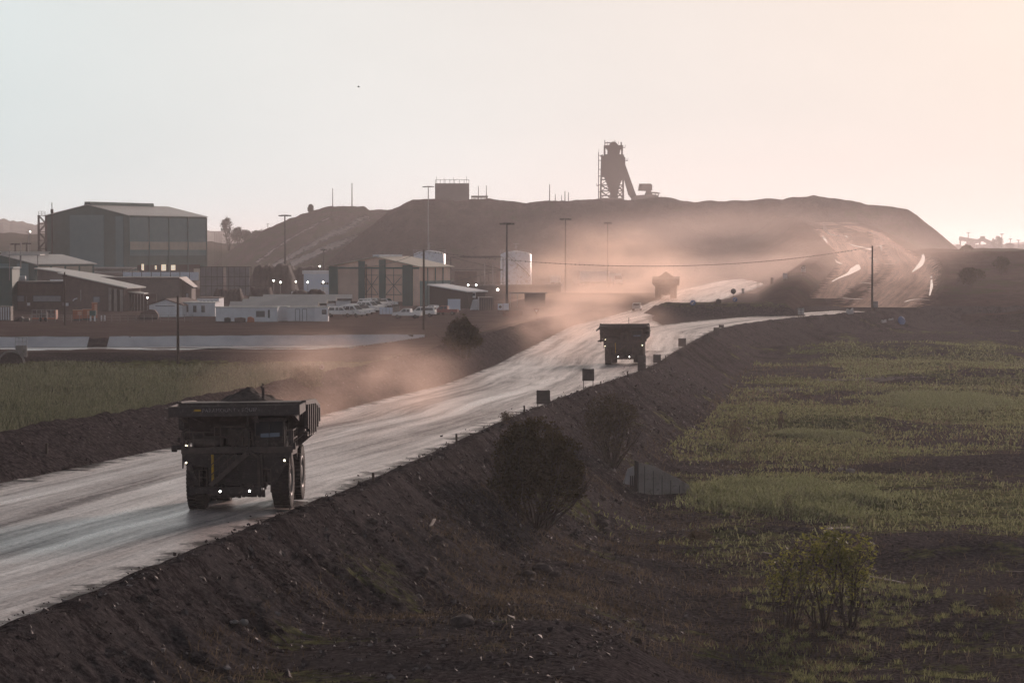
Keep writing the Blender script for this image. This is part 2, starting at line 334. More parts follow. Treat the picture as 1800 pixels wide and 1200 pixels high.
soil = k.mix(k.math('MULTIPLY', k.attr('dusty'), k.mr(k.noise(k.mapv(p, (.4, 1.5, 1)), .5, 6, .7), .3, .62, .35, 1)), soil, k.mix(k.mr(k.noise(k.mapv(p, (.25, 2, 1)), .35, 5, .7), .4, .62), (.085, .062, .057), (.19, .15, .14)))
k.L(soil, k.P.inputs['Base Color'])
b1 = k.bump(k.noise(p, 1.6, 8, .7), .30); b2 = k.bump(k.noise(p, 9, 6, .7), .06, b1); k.L(b2, k.P.inputs['Normal'])
M_EARTH = k.m
# compacted haul road: polished, half-damp tracks lying along it
def road_mat(name, c1, c2, spec=1.0, r0=.6, r1=.25, soil=(.030, .022, .022), edge=2.0, patch=None, lo=.42, hi=.58):
    k = nodes(name); u = k.uv(); mg = k.mapv
    wob = k.noise(mg(u, (.03, .022, 1)), 1.0, 3); add = k.n.new('ShaderNodeVectorMath'); add.operation = 'ADD'; cx = k.n.new('ShaderNodeCombineXYZ'); k.L(k.mr(wob, 0, 1, -1.6, 1.6), cx.inputs[0]); k.L(u, add.inputs[0]); k.L(cx.outputs[0], add.inputs[1]); w = add.outputs[0]
    lane = k.noise(mg(w, (.22, .007, 1)), 1.0, 4, .6)
    track = k.noise(mg(w, (.85, .014, 1)), 1.0, 4, .65)
    spots = k.noise(mg(u, (.30, .075, 1)), 1.0, 6, .68)
    fine = k.noise(mg(u, (5, 1.4, 1)), 1.0, 6, .72)
    grit = k.noise(mg(u, (7, 5, 1)), 1.0, 5, .75)
    mixv = k.math('ADD', k.math('ADD', k.math('MULTIPLY', lane, .36), k.math('MULTIPLY', track, .33)), k.math('ADD', k.math('MULTIPLY', spots, .15), k.math('MULTIPLY', fine, .16)))
    f = k.mr(mixv, lo, hi)
    if patch: f = k.math('MULTIPLY', f, k.mr(k.noise(k.pos(), patch, 5, .65), .40, .58))
    ed = k.mr(k.math('SUBTRACT', k.attr('edge'), k.mr(k.noise(k.pos(), .45, 6, .7), .3, .7, -edge * .5, edge * .9)), 0, edge * .5)
    f = k.math('MULTIPLY', f, ed)
    col = k.mix(f, c1, c2); col = k.mix(k.mr(grit, .52, .68, 0, .78), col, soil); col = k.mix(ed, soil, col)
    k.L(col, k.P.inputs['Base Color'])
    gr = k.mr(grit, .42, .66, 1, .75)
    k.L(k.mr(f, 0, 1, r0, r1), k.P.inputs['Roughness']); k.L(k.math('MULTIPLY', k.mr(f, 0, 1, .10 * spec, spec), gr), k.P.inputs['Specular IOR Level'])
    b1 = k.bump(track, .035); b2 = k.bump(fine, .010, b1); b3 = k.bump(k.noise(mg(u, (2.6, 1.6, 1)), 1.0, 7, .78), .028, b2); k.L(b3, k.P.inputs['Normal'])
    return k.m
M_ROAD = road_mat('haul_road', (.16, .14, .142), (.84, .72, .675), 1.0, .55, .27)
M_RAMP = road_mat('ramp_dirt', (.10, .071, .060), (.36, .25, .20), 0, .75, .5, (.060, .042, .038), 6.0, .045, .36, .54)
M_RTRACK = road_mat('ramp_track_dirt', (.40, .275, .22), (.88, .64, .52), 0, .7, .42, (.10, .068, .058), 3.0)
M_TRACK = road_mat('hill_track', (.20, .175, .16), (.66, .60, .57), 0, .8, .6, (.06, .055, .045), 3.5)
# dumped rock of the spoil heaps
k = nodes('spoil'); p = k.pos()
c = k.mix(k.mr(k.noise(p, .03, 4), .38, .62), (.055, .042, .040), (.085, .055, .050)); c = k.mix(k.mr(k.noise(k.mapv(p, (1, 1, .25)), .22, 6, .7), .42, .68), c, (.11, .08, .073))
c = k.mix(k.mr(k.noise(p, .8, 4, .7), .56, .70), c, (.030, .023, .023)); c = k.mix(k.mr(k.math('ADD', k.attr('veg'), k.mr(k.noise(p, .12, 5, .7), .3, .7, -.4, .4)), .4, .7), c, (.055, .060, .032))
k.L(c, k.P.inputs['Base Color']); k.L(k.bump(k.noise(p, .35, 10, .75), 2.2), k.P.inputs['Normal']); M_SPOIL = k.m
k = nodes('far_land'); p = k.pos()
k.L(k.mix(k.mr(k.noise(p, .012, 5), .4, .6), (.04, .05, .03), (.10, .09, .065)), k.P.inputs['Base Color']); M_FAR = k.m
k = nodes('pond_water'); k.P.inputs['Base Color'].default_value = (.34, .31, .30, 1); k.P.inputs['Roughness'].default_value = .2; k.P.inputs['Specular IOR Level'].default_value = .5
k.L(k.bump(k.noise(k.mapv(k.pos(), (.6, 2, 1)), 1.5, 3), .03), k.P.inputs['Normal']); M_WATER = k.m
k = nodes('puddle'); k.P.inputs['Base Color'].default_value = (.05, .045, .04, 1); k.P.inputs['Roughness'].default_value = .05; k.P.inputs['Specular IOR Level'].default_value = 1; M_PUDDLE = k.m
M_LINER = mat('pond_liner_sheet', (.58, .55, .57), (.78, .74, .74), .25, .35, .6, bump=.12, bscale=.45)
# ---------------------------------------------------------------- ground: one sheet to the horizon, finer towards the viewer
ang = np.r_[np.linspace(-1.25, -.27, 40)[:-1], np.linspace(-.27, -.192, 40)[:-1], np.linspace(-.192, .192, 800), np.linspace(.192, .27, 40)[1:], np.linspace(.27, 1.25, 40)[1:]]
rows = [34.]
while rows[-1] < 700: rows.append(rows[-1] * 1.0036 + .02)
while rows[-1] < 9000: rows.append(rows[-1] * 1.06)
rows = np.array(rows)
YY, AA = np.meshgrid(rows, ang, indexing='ij'); XX = YY * np.tan(AA)
ZZ, dR, dL, sR, PD, ISL = ground_full(XX, YY)
ZZ = np.where(YY > 700, ZZ * 0 - .02, ZZ)
# where things grow and where the salt crust lies
px_ = CX + F * XX / YY
basin = sst(dR, 7, 12)
n1 = fbm(XX / 14, YY / 30, 201, 4); n2 = fbm(XX / 4, YY / 5, 203, 3)
veg = basin * np.clip(.35 + .75 * n1 + .35 * n2 + .35 * fbm(XX / 40, YY / 7, 241, 3) + .25 * sst(YY, 170, 240) - .55 * sst(-XX, -14, -6) * (1 - sst(YY, 200, 230)) - .55 * sst(YY, 410, 560), 0, .95)
def blob(x, y, rx, ry, a=1): return a * np.exp(-((XX - x) / rx) ** 2 - ((YY - y) / ry) ** 2)
veg = veg + basin * (blob(28, 215, 14, 14, .5) + blob(45, 330, 25, 14, .5) + blob(38, 395, 10, 10, .4) + blob(33, 147, 8, 9, .45) - blob(10, 150, 9, 16, .6) - blob(36, 285, 12, 8, .7) - blob(22, 248, 9, 10, .5))
veg = np.maximum(veg, sst(dR, 1, 5) * sst(fbm(XX / 5, YY / 6, 207, 3), .18, .5) * .5)
veg = np.maximum(veg, (dL > 8) * (YY < 350) * (.75 + .3 * n2)); veg = np.maximum(veg, (dL > 7) * (YY >= 350) * np.clip(.15 + .5 * n1, 0, .6)); veg = np.where(PD > -1, 0, veg)
veg = np.maximum(veg, (ISL > 1.6) * .5)
pale = basin * np.clip(.55 * (blob(33, 377, 11, 5) + blob(48, 395, 12, 3) + blob(6.5, 137, 3.0, 4, .35) + blob(9, 128, 4, 2.5, .3) + blob(19, 278, 5, 2.5, .9) + blob(17, 129, 5, 2, .35)) + .06, 0, 1)
g = npmesh('ground', np.stack([XX, YY, ZZ], -1).reshape(-1, 3), gridq(*XX.shape), M_EARTH, attrs={'streak': np.where((dR > .3) & (dR < 16), fbm(sR / 1.1 + .35 * dR, dR / 9, 231, 4) * 1.1 + .5 * fbm(XX / 9, YY / 14, 233, 3), 0) * (1 - sst(dR, 9, 16)), 'veg': veg, 'pale': pale, 'dusty': (dL > 8) * sst(YY, 349, 358) * (ISL <= 0) * (veg < .6)}); tag(g, kind='structure')
# ---------------------------------------------------------------- haul road and its side road
def strip(name, yl, L, Rr, m, zfun, ncol, rut, lift=0):
    """sheet between two edges sampled at the same stations; u runs across in metres, v along"""
    L = np.array(L); Rr = np.array(Rr); t = np.linspace(0, 1, ncol)[None, :, None]; P = L[:, None] * (1 - t) + Rr[:, None] * t
    wid = np.hypot(*(Rr - L).T); cen = (L + Rr) / 2; v = np.r_[0, np.cumsum(np.hypot(*np.diff(cen, axis=0).T))]
    U = t[..., 0] * wid[:, None]; V = np.repeat(v[:, None], ncol, 1)
    z = zfun(P[..., 0], P[..., 1]) + rut(U, V, t[..., 0]) + lift
    o = npmesh(name, np.dstack([P, z]).reshape(-1, 3), gridq(len(L), ncol), m, uv=np.stack([U, V], -1).reshape(-1, 2), attrs={'edge': np.minimum(U, wid[:, None] - U)}); return tag(o, kind='structure')
def ruts(U, V, t): return .045 * fbm(U / .9, V / 40, 301, 3) + .07 * fbm(U / 3.2, V / 90, 305, 2) + .02 * fbm(U / .35, V / .5, 309, 2) - .06 * (2 * t - 1) ** 2
ys = [25.]
while ys[-1] < 880: ys.append(ys[-1] * 1.003 + .05)
ys = np.array(ys)
xl = np.interp(ys, LED[:, 1], LED[:, 0]) - .5
rcm = np.array([p for p in RCD if p[1] < 440] + [(25, 520), (27, 545), (34, 580), (49, 650), (63, 740), (78, 850), (90, 900)]); rcm = densify(rcm)
xr = np.interp(ys, rcm[:, 1], rcm[:, 0]) + .15
strip('haul_road', ys, np.c_[xl, ys], np.c_[xr, ys], M_ROAD, lambda x, y: zroad(y), 110, ruts)
sel = np.array([p for p in RCD if 385 < p[1] and p[0] < 72]); tg = np.gradient(sel, axis=0); tg /= np.hypot(*tg.T)[:, None]; nl = np.c_[-tg[:, 1], tg[:, 0]]
wd = np.interp(np.arange(len(sel)), [0, len(sel) * .4, len(sel)], [10, 14, 9])[:, None]
strip('side_road', None, sel + nl * wd, sel - nl * .1, M_ROAD, lambda x, y: zroad(y), 60, ruts, lift=.03)
# ---------------------------------------------------------------- spoil heaps, ramp, far land
bb = np.arange(440, 2100, 2.6); rows = np.r_[np.arange(566, 760, 1.5), np.arange(760, 1015, 2.6), np.arange(1015, 1120, 1.0), np.arange(1120, 1400, 14)]
YY, BB = np.meshgrid(rows, bb, indexing='ij'); XX = (BB - CX) / F * YY; ZZ = heap(XX, YY)
vg = np.clip(.25 + .5 * fbm(XX / 40, YY / 40, 221, 3) + .3 * (XX > 125) - .2 * (XX < 60), 0, 1)
tag(npmesh('spoil_hill', np.stack([XX, YY, ZZ], -1).reshape(-1, 3), gridq(*XX.shape), M_SPOIL, attrs={'veg': vg}), kind='structure')
bb = np.arange(300, 860, 3.0); rows = np.arange(1240, 1560, 2.5)
YY, BB = np.meshgrid(rows, bb, indexing='ij'); XX = (BB - CX) / F * YY; ZZ = heap2(XX, YY); ZZ = np.where(ZZ < -.5, -3, ZZ)
tag(npmesh('grassy_hill', np.stack([XX, YY, ZZ], -1).reshape(-1, 3), gridq(*XX.shape), M_SPOIL, attrs={'veg': .62 + .3 * fbm(XX / 30, YY / 30, 223, 3)}), kind='structure')
def drape(name, pts, m, w, fun, lift=.12, n=9, label=None):
    """a track laid over a hill through photo pixels"""
    P = np.array([tuple(hit(*q)[:2]) for q in pts]); P = densify(P, min(3., np.hypot(*np.diff(P, axis=0).T).sum() / 12)); tg = np.gradient(P, axis=0); tg /= np.hypot(*tg.T)[:, None]; nl = np.c_[-tg[:, 1], tg[:, 0]]
    ww = np.interp(np.linspace(0, 1, len(P)), np.linspace(0, 1, len(w)), w)[:, None]
    return strip(name, None, P + nl * ww / 2, P - nl * ww / 2, m, fun, n, lambda U, V, t: 0 * U, lift)
drape('track', [(635, 462), (575, 424), (640, 398), (700, 374)][::1] if 0 else [(480, 468), (540, 440), (600, 410), (650, 384)], M_TRACK, [9, 8, 6, 4], heap2, .25)
drape('track', [(512, 468), (560, 447), (600, 430), (632, 412)], M_TRACK, [12, 10, 7, 4], heap2, .25)
drape('track', [(450, 462), (500, 428), (555, 398), (590, 382)], M_TRACK, [5, 4, 4, 3], heap2, .25)
ysr = np.arange(598, 1060, 2.); xlr = np.interp(ysr, [570, 590, 700, 800, 900, 1000, 1060], [64, 65, 78, 94, 99, 107, 110]) + 1.6 * fbm(ysr / 14, ysr * 0, 341, 3); xrr = np.interp(ysr, [570, 590, 700, 800, 900, 1000, 1060], [84, 89, 102, 114, 118, 127, 130]) + 2.2 * fbm(ysr / 16, ysr * 0, 343, 3)
strip('ramp_road', None, np.c_[xlr, ysr], np.c_[xrr, ysr], M_RAMP, lambda x, y: np.maximum(heap(x, y), G(x, y)), 40, lambda U, V, t: .08 * fbm(U / 1.5, V / 30, 331, 3), .10)
def puddle(px, py, rx, ry, seed, fun=None, lift=.03):
    c = hit(px, py); n = 28; rr = [1 + .45 * float(fbm(math.cos(a) * 1.4 + seed, math.sin(a) * 1.4, seed, 3)) for a in np.linspace(0, 6.28, n, endpoint=False)]
    P = [(c.x + rx * r * math.cos(a), c.y + ry * r * math.sin(a)) for r, a in zip(rr, np.linspace(0, 6.28, n, endpoint=False))]
    zz = [float(fun(np.array([x]), np.array([y]))[0]) + lift for x, y in P] if fun else [c.z + lift] * n
    b = MB(); b.add([(x, y, z) for (x, y), z in zip(P, zz)] + [(c.x, c.y, sum(zz) / n)], [(i, (i + 1) % n, n) for i in range(n)])
    return tag(b.build('puddle', M_PUDDLE), kind='structure')
hz_ = lambda x, y: np.maximum(heap(x, y), G(x, y))
drape('ramp_track', [(1452, 526), (1464, 515), (1478, 503), (1500, 485), (1512, 466), (1496, 448), (1470, 425), (1452, 404)], M_RTRACK, [8, 12, 13, 12, 10, 9], hz_, .16, 22)
drape('ramp_track', [(1545, 542), (1580, 515), (1604, 488), (1606, 466), (1580, 440), (1540, 412), (1490, 398)], M_RTRACK, [17, 16, 13, 11, 9, 8], hz_, .20, 22)
for pts_, w_ in (([(1462, 497), (1476, 490), (1494, 483), (1504, 475), (1508, 467)], [.5, 1.2, 2.2, 4.0, 1]), ([(1449, 397), (1452, 408), (1458, 414), (1474, 416), (1490, 419)], [.6, 2.5, 1.6, 1.5, .4]), ([(1494, 431), (1512, 436), (1532, 439), (1550, 443)], [.5, 2.2, 2, .5]), ([(1446, 416), (1450, 422), (1454, 428)], [.5, 1.4, .5]),
                 ([(1535, 456), (1546, 464), (1560, 468), (1574, 467), (1580, 458)], [.4, 1.4, 1.8, 1.4, .4]), ([(1622, 449), (1623, 458), (1616, 470), (1604, 480)], [.6, 1.8, 2.2, .5]), ([(1637, 488), (1638, 505), (1634, 522)], [.4, 1.0, .4]), ([(1482, 526), (1500, 528), (1520, 527)], [.5, 1.8, .5]), ([(1512, 498), (1535, 501)], [.4, .8]), ([(1590, 533), (1610, 526), (1634, 530)], [.4, .9, .4]), ([(1468, 458), (1478, 466)], [.5, 1.2])):
    drape('puddle', pts_, M_PUDDLE, [q * .7 for q in w_], hz_, .27, 4)
zr_ = lambda x, y: zroad(y)
puddle(119, 826.5, 1.5, .5, 451, zr_, .12); puddle(152, 819, .8, .3, 452, zr_, .12)
# the lined pond
yw = np.linspace(357, 408, 60); P_ = []
xs = np.linspace(-110, -12, 120); yn = np.interp(xs, [-200, -80, -21, -11], [358, 358, 363, 406]); yf = np.interp(xs, [-200, -60, -11], [394, 396, 407]) - 1.0 * np.exp(-((xs + 57.5) / 1.4) ** 2)
t = np.linspace(0, 1, 8)[None]; Xp = np.repeat(xs[:, None], 8, 1); Yp = yn[:, None] * (1 - t) + yf[:, None] * t
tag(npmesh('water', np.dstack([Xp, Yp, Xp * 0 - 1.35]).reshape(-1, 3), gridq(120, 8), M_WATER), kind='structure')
def liner(name, e0, e1, z0, z1, xs, seed):
    n = 10; t = np.linspace(0, 1, n)[None]; Xp = np.repeat(xs[:, None], n, 1); Yp = e0[:, None] * (1 - t) + e1[:, None] * t; Zp = z0 * (1 - t) + z1 * t + .08 * fbm(Xp / 2.5, Yp / 1.2, seed, 3)
    return tag(npmesh(name, np.dstack([Xp, Yp, Zp]).reshape(-1, 3), gridq(len(xs), n), M_LINER), kind='structure')
for x0, x1 in ((-110, -58.9), (-56.2, -12.5)):
    q = np.linspace(x0, x1, 120); f_ = np.interp(q, [-200, -60, -11], [394, 396, 407]) + .2 * fbm(q / 3, q * 0, 411, 3); liner('pond_liner', f_ - 2.6, f_ + .15, -1.5, .0, q, 413)
q = np.linspace(-47, -11.5, 120); e_ = np.interp(q, [-200, -80, -21, -11], [358, 358, 363, 406]); liner('pond_liner', e_ - .5, e_ + .5, -.32, -.50, q, 417)
# land beyond the mine
def ridge(name, Y, pts, m, depth=400, seed=0, amp=2.):
    b = np.arange(pts[0][0], pts[-1][0], 2.5); y = np.interp(b, [p[0] for p in pts], [p[1] for p in pts]); h = CAMZ + (440 - y) / F * Y + amp * fbm(b / 22, b * 0, seed, 3); tt = np.linspace(0, 1, 14)
    X = (b[None] - CX) / F * (Y + (tt[:, None] - 1) * depth); Yg = Y + (tt[:, None] - 1) * depth + 0 * b[None]; Z = -5 + (h[None] + 5) * np.sin(tt[:, None] * math.pi / 2) + amp * .5 * fbm(X / 40, Yg / 40, seed + 5, 3) * tt[:, None] * (1 - tt[:, None]) * 4
    X = np.r_[X, X[-1:] * 1.0]; Yg = np.r_[Yg, Yg[-1:] + depth]; Z = np.r_[Z, Z[-1:] * 0 - 5]
    return tag(npmesh(name, np.dstack([X, Yg, Z]).reshape(-1, 3), gridq(*X.shape), m), kind='structure')
ridge('hills', 1700, [(-160, 411), (90, 410), (200, 416), (330, 424), (460, 430)], M_FAR, 300, 501, 1.)
ridge('hills', 4200, [(-300, 400), (-100, 392), (0, 391), (35, 386), (75, 390), (130, 394), (250, 402), (365, 404), (400, 408), (470, 424), (900, 436)], M_FAR, 900, 503, 7)
ridge('hills', 3000, [(1500, 452), (1660, 436), (1700, 430), (1790, 429), (1900, 424), (2100, 430)], M_FAR, 500, 507, 2)
ridge('hills', 5200, [(900, 440), (1200, 440), (1650, 432), (1800, 428), (2200, 425)], M_FAR, 900, 509, 6)
# ---------------------------------------------------------------- paints and metals
M_STEEL = mat('dusty_steel', (.030, .023, .023), (.052, .041, .039), 2.5, .7, .35, bump=.01, c3=(.10, .082, .074), s3=6)
M_BODY = mat('worn_body_plate', (.026, .020, .020), (.048, .037, .036), 1.6, .62, .4, bump=.015, c3=(.09, .073, .068), s3=5)
M_DECK = mat('deck_paint', (.060, .047, .043), (.098, .076, .067), 3, .7, .3)
M_RUBBER = mat('tyre_rubber', (.018, .016, .016), (.05, .042, .038), 4, .85, .25, bump=.01)
M_RIM = mat('rim_metal', (.11, .095, .088), (.16, .14, .13), 6, .55, .5)
M_YEL = mat('worn_yellow', (.55, .33, .02), (.30, .19, .04), 6, .6, .3)
M_GLASS = mat('cab_glass', (.012, .014, .018), rough=.12, spec=.12)
M_SKYGLASS = mat('tilted_cab_glass', (.10, .13, .18), rough=.15, spec=1)
M_LAMP = mat('headlamp', (1, .96, .88), emit=14); M_LAMPW = mat('clearance_lamp', (1, .90, .60), emit=9)
M_LETTER = mat('faded_lettering', (.30, .28, .28), (.10, .09, .09), 9, .8, .1, lo=.42, hi=.60)
M_ORE = mat('broken_rock', (.055, .045, .042), (.115, .092, .085), 2, .95, .2, bump=.12, bscale=4)
def tyre(w, r, n=44):
    b = MB(); h = w / 2
    b.lathe([(r * .56, -h * .9), (r * .72, -h), (r * .90, -h * .98), (r * .965, -h * .86), (r * .97, 0), (r * .965, h * .86), (r * .90, h * .98), (r * .72, h), (r * .56, h * .9)], (0, 0, 0), 0, n)
    for k in range(n):
        for s in (-1, 1):
            a = 2 * math.pi * (k + .5 * (s > 0)) / n; rr = r * .955
            b.box((s * h * .50, rr * math.cos(a), rr * math.sin(a)), (h * .92, r * .075, r * .09), rx=a - math.pi / 2)
    return b
def rim(w, r, out):
    b = MB(); h = w / 2 * out
    b.lathe([(r * .60, h * .82), (r * .57, h * .98), (r * .52, h * .90), (r * .47, h * .45), (r * .30, h * .30), (r * .27, h * .75), (r * .20, h * .85), (.001, h * .85)], (0, 0, 0), 0, 28)
    for k in range(10):
        a = 2 * math.pi * k / 10; b.box((h * .36, r * .39 * math.cos(a), r * .39 * math.sin(a)), (.08, .07, .07))
    return b
TYRE_F = tyre(.80, 1.34); TYRE_R = tyre(.70, 1.34)
def dump_body(style):
    b = MB(); S = [(-1.95, 4.42, 4.50, 4.92), (-1.5, 3.9, 4.3, 4.92), (-.75, 2.55, 3.35, 4.92), (3.0, 2.30, 3.20, 4.74), (4.3, 2.75, 3.40, 4.55), (5.35, 3.30, 3.72, 4.30)]
    vs = []
    for y, zf, zm, zt in S: vs += [(-2.86, y, zt), (-2.82, y, zm), (-1.75, y, zf), (1.75, y, zf), (2.82, y, zm), (2.86, y, zt)]
    fs = [(i * 6 + k, i * 6 + (k + 1) % 6, (i + 1) * 6 + (k + 1) % 6, (i + 1) * 6 + k) for i in range(len(S) - 1) for k in range(6)] + [(0, 1, 2, 3, 4, 5), tuple(30 + k for k in (5, 4, 3, 2, 1, 0))]
    b.add(vs, fs)
    for sx in (-1, 1):
        b.bar((sx * 2.93, -1.9, 4.88), (sx * 2.93, 3.0, 4.70), .22, .20); b.bar((sx * 2.93, 3.0, 4.70), (sx * 2.93, 5.3, 4.28), .22, .20)     # top rail
        b.bar((sx * 2.90, -.8, 3.34), (sx * 2.90, 5.2, 3.55), .18, .16)
        for y in (-1.1, -.1, .9, 1.9, 2.9, 3.9, 4.9):
            zt = np.interp(y, [-1.9, 3, 5.3], [4.8, 4.6, 4.2]); zm = np.interp(y, [-1.9, -.75, 3, 5.35], [4.3, 3.3, 3.2, 3.7]); zf = np.interp(y, [-1.5, -.75, 3, 5.35], [4.0, 2.6, 2.35, 3.3])
            b.bar((sx * 2.95, y, zm), (sx * 2.95, y, zt), .24, .26)
            b.bar((sx * 2.90, y, zm), (sx * 1.85, y, zf), .22, .2)
    return b
def canopy(style):
    b = MB(); b.b2(-2.95, 2.95, -4.66, -1.9, 4.60, 4.74)
    for y in (-4.1, -3.4, -2.7): b.b2(-2.8, 2.8, y - .07, y + .07, 4.44, 4.60)
    if style == 'A':
        b.prism([(-3.03, 4.42), (-3.03, 4.90), (3.03, 4.95), (3.03, 4.47)], 1, -4.80, -4.67)
        b.b2(-3.22, -3.03, -4.78, -4.2, 4.76, 4.82)
        for sx in (-1, 1): b.prism([(-4.66, 4.45), (-4.66, 4.90), (-1.9, 4.90), (-1.9, 4.5)], 0, sx * 2.94, sx * 3.02)
        b.prism([(-1.9, 4.0), (-4.4, 4.45), (-1.9, 4.55)], 0, 2.55, 2.72); b.prism([(-1.9, 4.0), (-4.4, 4.45), (-1.9, 4.55)], 0, -2.72, -2.55)
    else:
        b.prism([(-3.45, 4.22), (-3.02, 4.62), (-2.5, 4.76), (1.6, 4.98), (2.55, 4.90), (3.12, 4.62), (3.02, 4.50), (2.4, 4.58), (-2.4, 4.50), (-3.05, 4.30), (-3.35, 4.12)], 1, -4.85, -4.60)
        for sx in (-1, 1): b.prism([(-4.6, 4.3), (-4.6, 4.62), (-1.9, 4.75), (-1.9, 4.5)], 0, sx * 2.95, sx * 3.06)
    return b
def rails(b, xs, y, z0, z1, w=.05, mid=True):
    for x in xs: b.bar((x, y, z0), (x, y, z1), w)
    b.bar((xs[0], y, z1), (xs[-1], y, z1), w)
    if mid: b.bar((xs[0], y, (z0 + z1) / 2), (xs[-1], y, (z0 + z1) / 2), w)
def make_truck(label, style):
    t = empty('dump_truck', (0, 0, 0), 0, label, 'dump truck', 'mine dump trucks on the haul road')
    b = MB()                                                                                                # chassis rails, axles, bumper
    for sx in (-1, 1): b.b2(sx * .75 - .2, sx * .75 + .2, -4.0, 4.4, 1.25, 1.85)
    b.b2(-1.2, 1.2, -3.2, -2.0, 1.0, 1.6); b.b2(-1.0, 1.0, -2.0, 1.5, 1.0, 1.5); b.lathe([(.45, -1.1), (.62, -.6), (.78, 0), (.62, .6), (.45, 1.1)], (0, 2.0, 1.33), 0, 18); b.b2(-.35, .35, -2.8, -2.4, .72, 1.0)
    b.b2(-1.6, 1.6, -1.7, -1.2, 1.5, 2.5); b.b2(-.9, .9, 3.6, 4.5, 1.3, 2.2)
    for sx in (-1, 1): b.bar((sx * 1.1, -1.0, 1.4), (sx * 1.2, .4, 3.0), .34); b.bar((sx * 1.0, 2.2, 1.4), (sx * .95, 3.4, 2.5), .28)
    b.build('chassis', M_STEEL, t)
    b = MB(); b.b2(-2.0, 1.15, -4.55, -4.25, .86, 1.18); b.b2(-1.3, 1.25, -4.2, -3.6, .74, .95); b.prism([(-2.15, .78), (-2.15, 1.2), (-1.95, 1.25), (-1.85, .86)], 1, -4.6, -4.2)
    for x in (-.95, -.6, .3, .8): b.lathe([(.001, -.06), (.07, -.06), (.09, .05)], (x, -4.58, 1.24), 1, 10)
    for x in np.linspace(-1.2, 1.2, 14): b.box((x, -4.0 + .2 * random.random(), .72), (.12, .3, .12 + .1 * random.random()), rz=random.random())
    b.build('bumper', M_STEEL, t)
    b = MB(); b.b2(-1.15, 1.15, -4.05, -3.3, 1.2, 2.62)                                                         # radiator with its slats
    for z in np.arange(1.28, 2.6, .105): b.b2(-1.1, 1.1, -4.13, -4.03, z, z + .045)
    b.b2(-1.22, -1.12, -4.18, -3.9, 1.15, 2.66); b.b2(1.12, 1.22, -4.18, -3.9, 1.15, 2.66)
    b.build('radiator', M_BODY, t)
    for sx in (-1, 1):
        b = MB(); b.prism([(sx * 1.2, 2.0), (sx * 1.2, 2.66), (sx * 2.5, 2.66), (sx * 2.42, 2.35), (sx * 2.1, 2.15)], 1, -4.0, -3.86)
        b.b2(sx * 1.2, sx * 2.55, -4.0, -1.3, 2.66, 2.74)
        b.prism([(-4.0, 2.66), (-1.3, 2.66), (-1.3, 2.2), (-1.5, 2.5), (-3.5, 2.55), (-4.0, 2.0)], 0, sx * 2.48, sx * 2.54)
        b.prism([(-4.02, 2.7), (-4.02, 1.0), (-3.72, 1.0), (-3.5, 2.7)], 0, sx * 1.25, sx * 1.33)
        b.prism([(1.35, 2.3), (2.35, 2.3), (1.75, 1.2), (1.45, 1.2)] if sx > 0 else [(-2.45, 2.4), (-2.2, 2.4), (-1.75, 1.25), (-1.95, 1.25)], 1, -4.12, -4.02)
        b.build('fender', M_STEEL, t)
    b = MB(); b.b2(-2.55, 2.62, -4.15, -1.6, 2.76, 2.86); b.b2(-2.55, 2.62, -4.22, -4.15, 2.70, 2.98); b.b2(-1.2, .6, -4.15, -3.4, 2.86, 3.0)
    b.b2(-2.1, -.9, -3.7, -2.2, 2.86, 3.35); b.lathe([(.001, -.7), (.26, -.7), (.26, .7), (.001, .7)], (-1.3, -3.9, 3.22), 0, 16); b.b2(-.5, .45, -3.3, -2.0, 2.86, 3.75); b.lathe([(.001, 0), (.2, 0), (.2, .75), (.001, .75)], (.15, -3.85, 2.9), 2, 14)
    b.build('deck', M_DECK, t)
    b = MB(); rails(b, [-2.5, -2.0, -1.5, -1.0], -4.18, 2.95, 3.68); rails(b, [-1.0, -.72, -.2, .3, .42], -4.2, 2.95, 3.92); b.bar((-.72, -4.2, 3.45), (.42, -4.2, 3.45), .05); rails(b, [.42, .6, .78], -4.18, 2.95, 3.72); b.build('guard_rail', M_DECK, t)
    for x in (-2.5, 2.58):
        b = MB()
        for y in (-3.4, -2.6, -1.8): b.bar((x, y, 2.85), (x, y, 3.7), .05)
        b.bar((x, -4.18, 3.7), (x, -1.8, 3.7), .05); b.bar((x, -4.18, 3.3), (x, -1.8, 3.3), .05)
        if x > 0: rails(b, [2.3, 2.58], -4.18, 2.85, 3.75)
        b.build('guard_rail', M_DECK, t)
    st = MB()                                                                                              # diagonal stair across the radiator, with ladders
    st.bar((-1.12, -4.36, 1.28), (.55, -4.36, 2.72), .16, .24); st.bar((-1.12, -4.86, 1.28), (.55, -4.86, 2.72), .06, .2)
    for i in range(9): q = i / 8; st.box((-1.1 + 1.62 * q, -4.6, 1.32 + 1.38 * q), (.26, .55, .05))
    st.bar((-1.1, -4.85, 2.2), (.2, -4.85, 3.3), .045); st.bar((-1.1, -4.85, 1.75), (.35, -4.85, 2.98), .045)
    for q in (.0, .3, .6, .9): st.bar((-1.1 + 1.3 * q, -4.85, 1.3 + 1.1 * q), (-1.1 + 1.3 * q, -4.85, 2.2 + 1.1 * q), .045)
    st.bar((1.05, -4.36, .95), (1.05, -4.36, 2.5), .12); st.bar((1.05, -4.36, 2.5), (.62, -4.3, 2.78), .12); st.bar((-1.7, -4.4, 1.2), (-1.7, -4.4, 1.95), .045); st.bar((-1.35, -4.4, 1.2), (-1.35, -4.4, 1.95), .045); st.bar((-1.7, -4.4, 1.95), (-1.35, -4.4, 1.95), .045); st.bar((-1.7, -4.4, 1.6), (-1.35, -4.4, 1.6), .045)
    for z in (1.35, 1.65, 1.95): st.bar((1.2, -4.35, z), (1.6, -4.35, z), .045)
